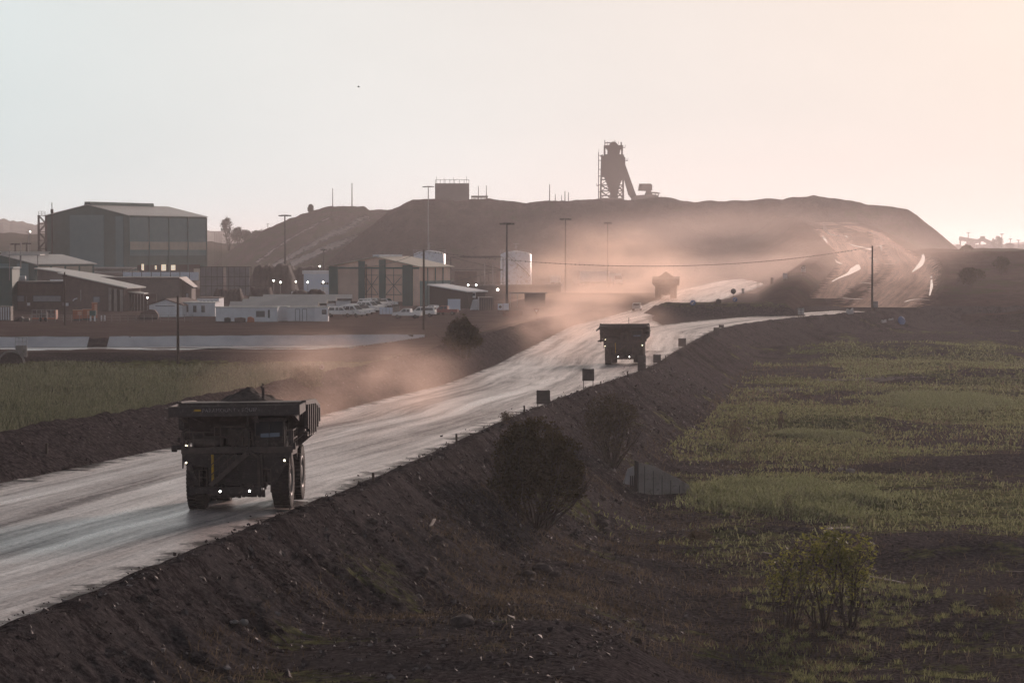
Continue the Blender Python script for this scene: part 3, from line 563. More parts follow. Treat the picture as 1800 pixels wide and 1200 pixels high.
    st.bar((1.2, -4.35, .9), (1.2, -4.35, 2.0), .045); st.bar((1.6, -4.35, .9), (1.6, -4.35, 2.0), .045)
    st.build('stair', M_DECK, t)
    b = MB(); b.bar((-1.07, -4.45, 1.35), (-1.07, -4.45, 2.66), .11); b.build('ladder_post', M_YEL, t)
    c = MB(); c.prism([(-3.85, 2.86), (-3.95, 3.45), (-3.8, 4.22), (-2.1, 4.22), (-2.1, 2.86)], 0, .82, 2.22)       # cab
    c.b2(.76, 2.28, -4.0, -2.05, 4.22, 4.30); c.box((1.2, -4.05, 4.26), (.18, .1, .1)); c.box((1.9, -4.05, 4.26), (.18, .1, .1)); cab = c.build('cab', M_STEEL, t)
    g = MB(); g.add([(.90, -3.965, 3.46), (2.14, -3.965, 3.46), (2.14, -3.835, 4.12), (.90, -3.835, 4.12)], [(0, 1, 2, 3)]); g.b2(2.225, 2.235, -3.75, -2.3, 3.4, 4.1); g.b2(.805, .815, -3.75, -2.3, 3.4, 4.1); g.build('windscreen', M_GLASS, cab)
    g = MB(); g.add([(1.12, -4.02, 3.40), (2.0, -4.02, 3.43), (2.0, -3.97, 3.62), (1.12, -3.97, 3.58)], [(0, 1, 2, 3)]); g.build('sun_visor', M_SKYGLASS, cab)
    g = MB(); g.bar((1.5, -3.98, 2.9), (1.5, -3.98, 3.45), .05); g.bar((1.52, -4.02, 3.3), (1.52, -3.9, 4.15), .03); g.build('wiper', M_RUBBER, cab)
    g = MB(); g.bar((2.3, -4.15, 2.95), (2.3, -4.15, 3.9), .07); g.b2(2.42, 2.66, -4.2, -4.1, 3.15, 3.75); g.b2(2.62, 2.75, -4.2, -4.0, 2.85, 3.15); g.bar((2.3, -4.15, 3.7), (2.6, -4.15, 3.7), .05); g.build('mirror', M_STEEL, t)
    g = MB(); g.tube([(-2.45, -4.0, 3.0), (-2.9, -4.05, 2.98)], .13, 10); g.lathe([(.001, -.12), (.17, -.12), (.17, .12), (.001, .12)], (-2.88, -4.05, 2.94), 0, 14); g.b2(-2.72, -2.6, -4.05, -3.95, 3.2, 3.45)
    if style == 'B': g.b2(-2.95, -2.68, -4.1, -4.0, 3.1, 3.62); g.bar((-2.5, -4.0, 2.95), (-3.25, -4.1, 2.86), .16)
    g.build('mirror', M_STEEL, t)
    bd = dump_body(style).build('dump_body', M_BODY, t); cn = canopy(style).build('canopy', M_BODY, bd)
    if style == 'A':
        tx = bpy.data.curves.new('lettering', 'FONT'); tx.body = 'PARAMOUNT - EQUIP'; tx.size = .235; tx.space_character = 1.12; tx.extrude = .004; tx.materials.append(M_LETTER)
        to = bpy.data.objects.new('lettering_curve', tx); COL.objects.link(to); bpy.context.view_layer.update(); me = bpy.data.meshes.new_from_object(to.evaluated_get(bpy.context.evaluated_depsgraph_get())); bpy.data.objects.remove(to)
        to = bpy.data.objects.new('lettering', me); COL.objects.link(to); to.parent = cn; to.location = (-1.47, -4.806, 4.63); to.rotation_euler = (R(90), R(-.6), 0)
        MB().add([(-1.90, -4.806, 4.68), (-1.52, -4.806, 4.68), (-1.52, -4.806, 4.77), (-1.86, -4.806, 4.77), (-1.80, -4.806, 4.72)], [(0, 1, 2, 3, 4)]).build('yellow_stripe', M_YEL, cn)
        MB().bar((.62, -4.5, 2.9), (.58, -4.5, 4.5), .05).build('antenna', M_STEEL, t)
        MB().prism([(.9, 4.1), (1.08, 4.1), (1.02, 4.45), (.98, 4.45)], 1, -4.3, -4.2).build('hose', M_DECK, t)
    else:
        MB().bar((.60, -4.5, 2.9), (.60, -4.5, 5.75), .07).build('antenna', M_STEEL, t)
        MB().b2(2.75, 3.25, -4.3, -4.1, 4.05, 4.2).build('side_lamp', M_RIM, t)
    for x, y, z, r in ((-.72, -4.60, .98, .048), (.64, -4.60, .98, .048)):
        h = MB().lathe([(r * 1.25, .10), (r * 1.3, -.02), (r, -.03)], (x, y, z), 1, 16).build('headlight', M_STEEL, t); MB().lathe([(.001, -.025), (r, -.025)], (x, y, z), 1, 16).build('lens', M_LAMP, h)
    for x, z, r in ((-2.33, 2.28, .036), (2.22, 2.34, .042)):
        h = MB().lathe([(r * 1.3, .10), (r * 1.35, -.02), (r, -.03)], (x, -4.12, z), 1, 14).build('fender_light', M_STEEL, t); MB().lathe([(.001, -.025), (r, -.025)], (x, -4.12, z), 1, 14).build('lens', M_LAMPW, h)
    h = MB().box((-2.3, -4.2, 3.02), (.14, .1, .3)).build('marker_light', M_STEEL, t); MB().box((-2.3, -4.26, 3.08), (.07, .02, .05)).build('lens', M_LAMPW, h); 
    for sx in (-1, 1):
        w = TYRE_F.build('wheel', M_RUBBER, t, (sx * 2.0, -2.6, 1.33)); rim(.80, 1.34, sx).build('rim', M_RIM, w)
        for k, x in enumerate((1.36, 2.12)):
            w = TYRE_R.build('wheel', M_RUBBER, t, (sx * x, 2.0, 1.33)); rim(.70, 1.34, sx).build('rim', M_RIM, w)
    return t
def ore_load(hgt, seed, label):
    n, m = 46, 60; u = np.linspace(-1, 1, n); v = np.linspace(-1, 1, m); U, V = np.meshgrid(u, v)
    X = U * 2.75; Y = .9 + V * 3.9; r = np.sqrt(U ** 2 + (V * .95) ** 2)
    Z = 4.45 + hgt * np.maximum(0, 1 - r * 1.12) ** 1.15 + .18 * (1 - np.maximum(abs(U), abs(V))) + .16 * fbm(X / .5, Y / .5, seed, 4) * np.clip((1 - np.maximum(abs(U), abs(V))) * 6, 0, 1) - .35 * np.maximum(0, V - .6)
    o = npmesh('ore_load', np.dstack([X, Y, Z]).reshape(-1, 3), gridq(m, n), M_ORE, smooth=False); return tag(o, label, 'ore load', 'rock loads heaped in the dump trucks')
def put_truck(t, x, y, z, yaw, load, roll=0, pitch=0):
    for o in (t, load):
        if o: o.location = (x, y, z); o.rotation_euler = (pitch, roll, yaw)
# near truck
t1 = make_truck('nearest dump truck, dark and loaded, faded lettering across its canopy, headlights on', 'A')
l1 = ore_load(.85, 601, 'cone of dark broken rock heaped in the lettered dump truck nearest the viewer')
b = MB(); b.tube([(.85, -.4, 5.0), (.87, -.4, 5.45), (.78, -.35, 5.58), (.85, -.3, 5.7)], .07, 6); bo = b.build('rock_shard', M_ORE); tag(bo, 'thin upright shard sticking out of the heaped rock in the nearest truck', 'rock')
put_truck(t1, -12.6, 135.3, float(zroad(135)) + .02, R(-1.4), l1, R(-.7)); bo.location = l1.location; bo.rotation_euler = l1.rotation_euler
# middle truck
t2 = make_truck('dump truck between the sign boards and the fork, thin canopy with drooping corners, headlights on', 'B')
put_truck(t2, 14.0, 352, float(zroad(352)) + .03, R(-3.5), None, R(-.5))
# third truck drives away, seen from behind
t3 = copy_tree(t1); t3['label'] = 'farthest dump truck driving away into the dust, seen from behind, loaded high'
l3 = ore_load(1.5, 603, 'rounded rock heap standing above the tail of the farthest dump truck'); put_truck(t3, 35.3, 652, float(zroad(652)) + .05, R(180 - 4), l3)
for ch in list(t3.children):
    if ch.name.startswith(('ladder_post', 'hose')): bpy.data.objects.remove(ch)
# ---------------------------------------------------------------- cars
M_WHITE = mat('white_car_paint', (.80, .80, .80), (.70, .69, .68), 3, .35, .5); M_REDCAR = mat('red_car_paint', (.22, .035, .03), (.16, .03, .03), 3, .4, .5); M_SILVER = mat('silver_car_paint', (.33, .33, .34), (.26, .26, .27), 3, .35, .5)
M_CARGLASS = mat('car_glass', (.02, .025, .03), rough=.08, spec=.7); M_TAIL = mat('car_lamp_glass', (.5, .5, .48), rough=.2, spec=.6)
CARS = {'van': (4.9, 1.72, [(-2.4, .45), (-2.45, 1.2), (-2.35, 1.95), (-2.1, 2.12), (.7, 2.12), (1.75, 1.32), (2.4, 1.12), (2.45, .45)], [[(-2.2, 1.3), (-2.15, 1.9), (-1.2, 1.9), (-1.2, 1.3)], [(-1.05, 1.3), (-1.05, 1.9), (-.1, 1.9), (-.1, 1.3)], [(.05, 1.3), (.05, 1.9), (.68, 1.9), (1.4, 1.3)]], [(.80, 2.06), (1.72, 1.38)]),
        'pickup': (5.2, 1.75, [(-2.6, .5), (-2.62, 1.1), (-.75, 1.1), (-.70, 1.74), (.55, 1.76), (1.25, 1.18), (2.5, 1.05), (2.6, .5)], [[(-.58, 1.15), (-.58, 1.62), (-.05, 1.64), (-.05, 1.15)], [(.05, 1.15), (.05, 1.64), (.48, 1.64), (.98, 1.15)]], [(.62, 1.71), (1.2, 1.22)]),
        'canopy_pickup': (5.2, 1.75, [(-2.6, .5), (-2.62, 1.1), (-2.45, 1.82), (.5, 1.82), (1.25, 1.2), (2.5, 1.05), (2.6, .5)], [[(-2.3, 1.2), (-2.2, 1.68), (-.8, 1.68), (-.8, 1.2)], [(-.58, 1.2), (-.58, 1.68), (-.05, 1.68), (-.05, 1.2)], [(.05, 1.2), (.05, 1.68), (.46, 1.68), (.98, 1.2)]], [(.58, 1.77), (1.2, 1.24)]),
        'hatch': (3.8, 1.65, [(-1.9, .4), (-1.9, 1.0), (-1.65, 1.5), (-1.3, 1.55), (.2, 1.55), (.95, 1.02), (1.8, .9), (1.9, .4)], [[(-1.5, 1.02), (-1.3, 1.42), (-.5, 1.44), (-.5, 1.02)], [(-.4, 1.02), (-.4, 1.44), (.15, 1.44), (.7, 1.02)]], [(.25, 1.50), (.92, 1.05)])}
def car(kind, loc, yaw, label, m=None, cat=None, group='white vehicles parked by the cabins', wheels=True):
    L, Wd, prof, wins, ws = CARS[kind]; m = m or M_WHITE
    t = empty('parked_car' if kind in ('hatch', 'van') else 'pickup', loc, yaw, label, cat or ('van' if kind == 'van' else 'pickup' if 'pickup' in kind else 'car'), group)
    b = MB(); h = Wd / 2; n = len(prof); vs = []
    for s in (-1, 1):                                                             # sides lean in above the belt line
        vs += [(x, s * (h if z < 1.15 else h - (z - 1.15) * .17), z) for x, z in prof]
    b.add(vs, [tuple(range(n))[::-1], tuple(range(n, 2 * n))] + [(i, (i + 1) % n, n + (i + 1) % n, n + i) for i in range(n)]); bd = b.build('body', m, t)
    def side(z): return (h if z < 1.15 else h - (z - 1.15) * .17) + .012
    for w in wins:
        for s in (-1, 1): MB().add([(x, s * side(z), z) for x, z in w], [tuple(range(len(w)))]).build('window', M_CARGLASS, t)
    (x0, z0), (x1, z1) = ws; g = MB(); nx, nz = .02, .015
    g.add([(x0 + nx, -side(z0) + .1, z0 + nz), (x0 + nx, side(z0) - .1, z0 + nz), (x1 + nx, side(z1) - .1, z1 + nz), (x1 + nx, -side(z1) + .1, z1 + nz)], [(0, 1, 2, 3)]); g.build('windscreen', M_CARGLASS, t)
    xr_, zr0 = prof[1]; g = MB(); zt = 1.75 if kind != 'hatch' else 1.4
    if kind != 'pickup': g.b2(-L / 2 + .02, -L / 2 + .16 if kind != 'hatch' else -L / 2 + .2, -h + .25, h - .25, 1.25 if kind != 'hatch' else 1.05, zt); g.build('rear_window', M_CARGLASS, t)
    for s in (-1, 1): MB().b2(L / 2 - .12, L / 2 + .015, s * (h - .38), s * (h - .08), .72, .92).build('headlight', M_TAIL, t)
    for x in (-L * .31, L * .31):
        for s in (-1, 1):
            w = MB().lathe([(.001, -.11), (.33, -.11), (.35, 0), (.33, .11), (.001, .11)], (0, 0, 0), 1, 18).build('wheel', M_RUBBER, t, (x, s * (h - .08), .35)); MB().lathe([(.001, s * .125), (.2, s * .125), (.22, s * .10)], (0, 0, 0), 1, 14).build('hubcap', M_RIM, w)
    return t
def park(px, py, kind, deg, label, **kw):
    p = hit(px, py); return car(kind, p, R(deg), label, **kw)
park(597, 557, 'canopy_pickup', -8, 'white pickup with closed canopy beside the small end cabin')
park(620, 557, 'van', -40, 'white van with raked windscreen, first of the front row')
park(629, 555, 'van', -42, 'white van just behind the foremost van of the front row')
park(637, 553, 'canopy_pickup', -42, 'white canopy pickup closing the front parking row')
park(626, 549, 'pickup', -35, 'white open pickup in the middle parking row nearest the cabins')
park(648, 549, 'van', -38, 'white van in the middle row with its nose towards the bin')
park(656, 547, 'van', -40, 'white van between two others in the middle parking row')
park(650, 543, 'van', -36, 'white van in the back row beside the long cabin')
park(660, 542, 'van', -38, 'white van at the centre of the back row')
park(668, 541, 'canopy_pickup', -38, 'white canopy pickup last in the back row by the workshop', )
park(678, 539, 'pickup', -30, 'low white pickup standing alone against the workshop wall')
park(716, 560, 'pickup', 168, 'white pickup facing left on the open yard edge')
park(741, 557, 'canopy_pickup', 170, 'white canopy pickup right behind the pickup facing left')
park(762, 553, 'pickup', 150, 'white pickup half hidden behind the tall dark pole')
park(781, 554, 'pickup', 172, 'dull red pickup near the white gate boards', m=M_REDCAR, group='other vehicles')
p = onroad(1121, 543); car('hatch', ((1120 - 900) / 5000 * 566, 566, float(zroad(566)) + .05), R(82), 'small pale car driving up the dusty haul road', m=M_SILVER, group='other vehicles')
def lorry(px, py, yaw, label, h=3.2, L=7.5):
    t = empty('service_truck', hit(px, py), yaw, label, 'service truck', 'service trucks standing in the dust'); M_ = M_WHITE
    MB().b2(-L / 2, L / 2, -.5, .5, .6, .95).build('chassis', M_STEEL, t); MB().prism([(L / 2 - 1.9, .9), (L / 2 - 1.9, 2.7), (L / 2 - .4, 2.75), (L / 2, 1.7), (L / 2, .7)], 1, -1.2, 1.2).build('cab', M_, t)
    g = MB().add([(L / 2 - .37, -1.05, 2.66), (L / 2 - .37, 1.05, 2.66), (L / 2 + .0, 1.05, 1.78), (L / 2 + .0, -1.05, 1.78)], [(0, 1, 2, 3)]); g.v = [(x + .03, y, z) for x, y, z in g.v]; g.build('windscreen', M_CARGLASS, t)
    b = MB().b2(-L / 2, L / 2 - 2.1, -1.22, 1.22, 1.0, h); [b.b2(-L / 2 + .2 + i * .9, -L / 2 + .28 + i * .9, -1.28, 1.28, 1.0, h) for i in range(6)]; b.build('box_body', M_WHITE if h > 2.8 else M_RIM, t)
    for x in (-L * .32, -L * .16, L * .33):
        for s in (-1, 1): MB().lathe([(.001, -.16), (.47, -.16), (.5, 0), (.47, .16), (.001, .16)], (0, 0, 0), 1, 18).build('wheel', M_RUBBER, t, (x, s * 1.05, .5))
    return t
lorry(977, 501, R(80), 'white service truck in the dust left of the parked row')
lorry(1022, 503, R(-60), 'white truck with sloping bonnet in the dust beside the long white trailer', 2.4)
lorry(1052, 502, R(8), 'long white box truck standing in the middle of the dust', 3.9, 10)
lorry(1083, 502, R(-82), 'white truck facing the viewer right of the long box truck', 3.3)
# ---------------------------------------------------------------- buildings of the yard
M_GREEN = mat('green_cladding', (.012, .075, .070), (.022, .10, .094), .5, .5, .4, wave=('X', 2.2, .04))
M_GREEN2 = mat('faded_green_cladding', (.065, .165, .18), (.09, .195, .21), .5, .5, .4, wave=('X', 2.2, .04))
M_TRANSL = mat('translucent_sheet', (.36, .33, .27), (.44, .40, .33), .8, .5, .3, wave=('X', 2.0, .03))
M_PEACH = mat('translucent_wall_sheet', (.80, .58, .47), (.66, .48, .39), .35, .6, .3, wave=('Z', .55, .03))
M_ROOF = mat('weathered_roof_sheet', (.40, .40, .385), (.50, .49, .47), .6, .42, .5, wave=('X', 2.4, .03))
M_BRICK = mat('brown_brick', (.105, .080, .076), (.15, .115, .105), 1.2, .9, .2, bump=.02, c3=(.15, .11, .095), s3=3)
M_BROWNW = mat('brown_wall', (.13, .11, .105), (.17, .14, .13), .7, .85, .25)
M_CABIN = mat('white_cabin_panel', (.74, .76, .80), (.64, .65, .68), .8, .5, .3, wave=('X', 1.6, .02))
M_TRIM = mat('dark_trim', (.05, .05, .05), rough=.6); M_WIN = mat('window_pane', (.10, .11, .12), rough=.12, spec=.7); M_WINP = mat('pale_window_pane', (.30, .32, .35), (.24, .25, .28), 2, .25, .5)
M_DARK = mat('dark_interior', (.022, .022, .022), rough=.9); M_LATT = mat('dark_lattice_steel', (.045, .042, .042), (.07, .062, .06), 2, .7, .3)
M_TANK = mat('white_tank_paint', (.82, .83, .88), (.76, .76, .82), .25, .45, .4, c3=(.42, .36, .32), s3=1.2); M_CONC = mat('concrete', (.23, .21, .195), (.32, .295, .275), 1.2, .9, .2, bump=.02, c3=(.16, .145, .135), s3=2.5)
M_BLUEW = mat('pale_blue_panel', (.56, .64, .76), (.62, .68, .78), 1, .5, .3, wave=('X', 1.6, .02)); M_ORANGE = mat('orange_paint', (.42, .14, .07), (.33, .11, .06), 2, .6, .3); M_POLE = mat('dark_pole', (.06, .045, .038), (.085, .065, .055), 3, .85, .2); M_GALV = mat('galvanised_steel', (.22, .215, .21), (.30, .29, .28), 3, .5, .5)
M_SITE = mat('site_lamp', (1, .95, .85), emit=14)
def gable(name, A, B, length, eave, ridge, label, wallm, roofm, ridge_at=.5, over=.5, eave2=None, group=None, cat='building', gutter=True):
    """A, B: left and right foot of the gable end; the hall runs back from it. Local x along A>B, y into the hall"""
    A, B = Vector(A), Vector(B); d = B - A; w = math.hypot(d.x, d.y); t = empty(name, (A.x, A.y, A.z), math.atan2(d.y, d.x), label, cat, group); e2 = eave if eave2 is None else eave2
    MB().prism([(0, -.5), (0, eave), (w * ridge_at, ridge), (w, e2), (w, -.5)], 1, 0, length).build('wall', wallm, t)
    b = MB(); xr = w * ridge_at; th = .22; o = over
    b.prism([(-o, eave - (ridge - eave) * o / max(xr, .1) + .02), (xr, ridge + .02), (xr, ridge + th), (-o, eave - (ridge - eave) * o / max(xr, .1) + th)], 1, -o, length + o) if xr > .1 else None
    b.prism([(xr, ridge + .02), (w + o, e2 - (ridge - e2) * o / (w - xr) + .02), (w + o, e2 - (ridge - e2) * o / (w - xr) + th), (xr, ridge + th)], 1, -o, length + o)
    rf = b.build('roof', roofm, t); return t, w, rf
def panel(t, name, m, x0, x1, z0, z1, y=0, out=.06, label=None):
    """sheet on the gable end"""
    o = MB().b2(x0, x1, y - out, y - .003, z0, z1).build(name, m, t)
    if label: o['label'] = label
    return o
def spanel(t, name, m, w, y0, y1, z0, z1, out=.06):
    return MB().b2(w + .003, w + out, y0, y1, z0, z1).build(name, m, t)
def gp(px, Y, z=0.): p = pt(px, 500, Y); return Vector((p.x, Y, z))
# the great green hall
t, w, rf = gable('workshop_hall', gp(80, 862), gp(226, 850), 46, 22.4, 25.6, 'tall dark green workshop hall with open lower bays and glowing sky gaps at far left', M_GREEN, M_ROOF, ridge_at=.52, over=.4)
panel(t, 'wall_panel', M_GREEN2, w * .30, w * .71, 2, 22.6, out=.10); panel(t, 'wall_panel', M_GREEN2, w * .85, w * .94, 6, 22.2, out=.10)
for y0 in (0.4, 11.8, 23.2, 34.6):
    spanel(t, 'cladding_bay', M_GREEN2, w, y0 + .2, y0 + 11.0, 10.4, 21.8); spanel(t, 'skylight_strip', M_TRANSL, w, y0 + .5, y0 + 10.9, 12.2, 14.6, .12)
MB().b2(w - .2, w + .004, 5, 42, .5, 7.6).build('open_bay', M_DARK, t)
for y0, y1, z0, z1 in ((1, 6, .5, 5.8), (38, 43.5, 1, 6.3)): spanel(t, 'door_panel', M_TRANSL, w, y0, y1, z0, z1, .14)
for y0, y1, z0, z1 in ((7.3, 8.6, 6.0, 7.9), (15, 16, 6.2, 7.4), (18.8, 21.4, 5.8, 7.7), (24.5, 27, 5.9, 7.5)): MB().b2(w + .01, w + .08, y0, y1, z0, z1).build('sky_glow_panel', mat('sky_seen_through', (.95, .80, .62), emit=.55) if y0 < 8 else bpy.data.materials['sky_seen_through'], t)  # glowing panels stand in for daylight seen through the hall
for y in np.arange(0.2, 47, 11.4): MB().b2(w + .02, w + .28, y - .2, y + .2, -.4, 22.2).build('column', M_GREEN, t)
b = MB(); b.prism([(w * .52 - 1.2, 25.5), (w * .52 - 1.0, 26.6), (w * .52 + 1.0, 26.6), (w * .52 + 1.2, 25.5)], 1, -.3, 36); b.build('ridge_vent', M_GREEN, t)
b = MB(); b.b2(1, w + 3, -6, -.1, 6.6, 7.0); b.prism([(-.2, 6.9), (-6.2, 5.6), (-6.2, 5.4), (-.2, 6.6)], 0, 1, w + 2.5); b.build('lean_to_roof', M_ROOF, t); MB().b2(1.5, w + 2, -5.7, -.2, -.3, 5.6).build('lean_to', M_BROWNW, t)
def lattice(b, x0, x1, y0, y1, z0, z1, n, wd=.18, diag=.12):
    for x in (x0, x1):
        for y in (y0, y1): b.bar((x, y, z0), (x, y, z1), wd)
    for i in range(n + 1):
        z = z0 + (z1 - z0) * i / n
        b.bar((x0, y0, z), (x1, y0, z), diag); b.bar((x0, y1, z), (x1, y1, z), diag); b.bar((x0, y0, z), (x0, y1, z), diag); b.bar((x1, y0, z), (x1, y1, z), diag)
        if i < n:
            zz = z + (z1 - z0) / n; q = (x0, x1) if i % 2 else (x1, x0)
            b.bar((q[0], y0, z), (q[1], y0, zz), diag); b.bar((q[0], y1, z), (q[1], y1, zz), diag); b.bar((x0, y0, z), (x0, y1, zz), diag)
    return b
p = gp(75, 858); t = empty('stair_tower', p, 0, 'open steel stair tower against the left end of the green hall', 'stair tower'); lattice(MB(), -1.1, 1.1, -1.1, 1.1, 0, 22.5, 9, .28, .2).build('frame', M_LATT, t)
b = MB(); [b.b2(-1.0, 1.0, -1, 1, 2.5 * i - .1, 2.5 * i) for i in range(1, 9)]; b.build('landing', M_LATT, t); b = MB(); rails(b, [-1, 0, 1], -1, 22.5, 23.7, .1); b.build('guard_rail', M_LATT, t)
p = gp(92, 858); t = empty('chimney_mast', p, 0, 'thin dark mast rising beside the stair tower', 'mast'); MB().tube([(0, 0, 0), (0, 0, 26.4)], [.25, .12], 8).build('pole', M_LATT, t); MB().b2(-.4, .4, -.3, .3, 23.2, 24.4).build('head_box', M_LATT, t)
# lower hall at the left edge
t, w, rf = gable('workshop_hall', gp(-62, 700), gp(63, 690), 24, 8.6, 10.8, 'lower green hall with a pale side strip at the left edge', M_GREEN, M_ROOF, ridge_at=.52, over=.5)
for a, c in ((.42, .62), (.74, .90)): panel(t, 'wall_panel', M_GREEN2, w * a, w * c, 0, 8.8, out=.08)
for i in range(4): spanel(t, 'window_strip', M_TRANSL, w, .6 + i * 5.8, 5.6 + i * 5.8, 5.9, 8.1, .10)
b = MB(); b.b2(w * .52 - .8, w * .52 + .8, 1, 18, 10.7, 11.5); b.b2(w * .52 - 1.1, w * .52 + 1.1, .7, 18.3, 11.5, 11.7); b.build('ridge_vent', M_ROOF, t)
# annex with single pitch roof
def monopitch(name, A, B, depth, zA, zB, label, wallm, roofm, over=.6, cat='building'):
    A, B = Vector(A), Vector(B); d = B - A; w = math.hypot(d.x, d.y); t = empty(name, A, math.atan2(d.y, d.x), label, cat)
    MB().prism([(0, -.4), (0, zA), (w, zB), (w, -.4)], 1, 0, depth).build('wall', wallm, t); s = (zB - zA) / w
    MB().prism([(-over, zA - s * over + .02), (w + over, zB + s * over + .02), (w + over, zB + s * over + .24), (-over, zA - s * over + .24)], 1, -over, depth + over).build('roof', roofm, t)
    return t, w
t, w = monopitch('annex', gp(66, 664), gp(188, 662), 16, 7.6, 5.2, 'grey annex with long sloping pale roof behind the brick offices', M_BROWNW, M_ROOF)
panel(t, 'door_panel', M_CABIN, 3, 6.4, 1.5, 5.2); panel(t, 'door_panel', M_DARK, 2.2, 3.0, 0, 5.0)
b = MB().b2(7.0, 7.3, -.5, -.2, 4.6, 4.9).build('lamp', M_SITE, t)
# teal block, brick offices
p = gp(0, 566); t = empty('boiler_house', p, 0, 'dark teal block cut by the left edge of the yard', 'building'); MB().b2(-9, 2.4, 0, 9, -.4, 8.4).build('wall', M_GREEN, t); MB().b2(-9.3, 2.7, -.3, 9.3, 8.4, 8.7).build('roof', M_GREEN2, t)
MB().b2(-9, 8, -.2, 6, 11.0, 11.25).build('canopy_roof', M_ROOF, t); [MB().bar((x, .2, 8.6), (x, .2, 11.0), .16).build('post', M_GALV, t) for x in (-.6, 4, 7.5)]; MB().bar((2.0, -.6, 6), (2.0, -.6, 13.2), .12).build('vent_pipe', M_GALV, t); MB().bar((4.1, .5, 8.5), (4.1, .5, 13.6), .16).build('vent_pipe', M_GALV, t)
p = gp(21, 572); t = empty('brick_office', p, 0, 'flat roofed dark brick office with a long window band', 'building'); MB().b2(0, 10.8, 0, 12, -.4, 5.3).build('wall', M_BRICK, t); MB().b2(-.3, 11.1, -.4, 12, 5.3, 5.75).build('roof', M_TRIM, t)
for x0, x1 in ((.6, 2.4), (4.3, 9.8)):
    f = MB().b2(x0 - .1, x1 + .1, -.09, -.003, 1.65, 2.95).build('window', M_TRIM, t); MB().b2(x0, x1, -.13, -.091, 1.75, 2.85).build('pane', M_WINP, f)
for x in (3.1, 10.3): a = MB().b2(x, x + .55, -.5, -.05, .9, 1.5).build('air_conditioner', M_CABIN, t)
MB().bar((2.9, -.08, 1.4), (2.9, -.08, 2.8), .07).build('pipe', M_GALV, t)
p = gp(24, 574); b = MB(); b.lathe([(.001, 0), (.5, 0), (.62, .45), (.5, .8), (.001, .8)], (0, 0, 0), 0, 14); v = b.build('roof_tank', M_CABIN, None, (p.x + .4, p.y + 2, 6.35)); v.scale = (2.1, 1, 1); tag(v, 'white rounded tank lying on the flat roof of the brick office', 'tank')
t, w = monopitch('brick_office', gp(111, 564), gp(218, 562.5), 13, 7.2, 4.6, 'brick office with one sloping pale roof and pillared porch', M_BRICK, M_ROOF, .9)
for x0, x1 in ((6.2, 7.4),): f = MB().b2(x0 - .1, x1 + .1, -.09, -.003, 1.65, 2.9).build('window', M_TRIM, t); MB().b2(x0, x1, -.13, -.091, 1.75, 2.8).build('pane', M_WINP, f)
for x0, z1 in ((9.3, 4.6), (10.4, 4.4), (11.6, 4.3)): panel(t, 'porch_pillar', M_CONC, x0, x0 + .55, -.2, z1, out=.35)
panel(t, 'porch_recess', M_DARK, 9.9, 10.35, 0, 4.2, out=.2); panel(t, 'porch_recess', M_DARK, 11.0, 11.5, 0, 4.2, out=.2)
MB().bar((3.6, -.1, 2.0), (3.6, -.1, 4.2), .14).build('downpipe', M_GALV, t); MB().b2(.6, 1.1, -.5, -.05, 1.0, 1.6).build('air_conditioner', M_CABIN, t); MB().tube([(2.0, -.1, 2.0), (2.3, -.1, 2.35), (2.9, -.1, 2.5)], .12, 8).build('pipe_bend', M_CABIN, t)
p = gp(222, 566); t = empty('covered_walk', p, 0, 'low porch with carved posts between the two brick buildings', 'porch'); MB().prism([(0, 3.7), (3.6, 3.3), (3.6, 3.5), (0, 3.9)], 1, -.5, 6).build('roof', M_ROOF, t)
for i in range(6): MB().b2(.3 + i * .6, .5 + i * .6, 0, .2, -.2, 3.3).build('post', M_CONC, t)
MB().b2(0, 5.5, 4, 4.3, -.2, 3.3).build('back_wall', M_BRICK, t)
t = empty('long_store', gp(166, 640), 0, 'long flat brown store with hipped right end', 'building'); b = MB().b2(0, 19.0, 0, 14, -.3, 5.6).build('wall', M_BROWNW, t)
MB().add([(-.4, -.5, 5.6), (19, -.5, 5.6), (21.4, 6.0, 3.4), (21.4, 14.5, 3.4), (19, 14.5, 5.7), (-.4, 14.5, 5.7), (-.4, -.5, 5.9), (19.1, -.5, 5.9), (21.7, 6.0, 3.6), (21.7, 14.5, 3.6), (19.1, 14.5, 6.0), (-.4, 14.5, 6.0)], [(0, 1, 4, 5), (1, 2, 3, 4), (6, 7, 10, 11), (7, 8, 9, 10), (0, 1, 7, 6), (1, 2, 8, 7), (2, 3, 9, 8), (0, 6, 11, 5)]).build('roof', M_TRIM, t)
MB().prism([(19.0, -.3), (19.0, 5.5), (21.2, 3.5), (21.2, -.3)], 1, 5.5, 14).build('end_wall', M_BROWNW, t)
f = MB().b2(19.9, 20.6, 5.4, 5.48, .8, 2.3).build('window', M_TRIM, t); MB().b2(20.0, 20.5, 5.36, 5.399, .9, 2.2).build('pane', M_WINP, f)
# pale fence band and mesh frame by the hall
t = empty('panel_fence', gp(216, 760), 0, 'pale blue panel fence in front of the hall bays', 'fence')
for i in range(8): MB().b2(i * 2.55, i * 2.55 + 2.4, 0, .1, 4.0, 6.2).build('fence_panel', M_BLUEW, t); MB().b2(i * 2.55 - .12, i * 2.55 + .02, -.05, .15, -.2, 6.8).build('fence_post', M_TRIM, t)
t = empty('screen_frame', gp(352, 758), R(-3), 'tall grey mesh screen frame at the edge of the dark stockpile', 'screen')
for i in range(2): MB().b2(i * 7.0, i * 7.0 + 6.2, 0, .2, 0, 7.6).build('mesh_panel', mat('grey_screen', (.16, .165, .18), (.12, .12, .13), .6, .7, .3) if i == 0 else bpy.data.materials['grey_screen'], t)
for i in range(10): MB().b2(i * 1.52 - .07, i * 1.52 + .07, -.08, -.003, 0, 7.7).build('frame_post', M_TRIM, t)
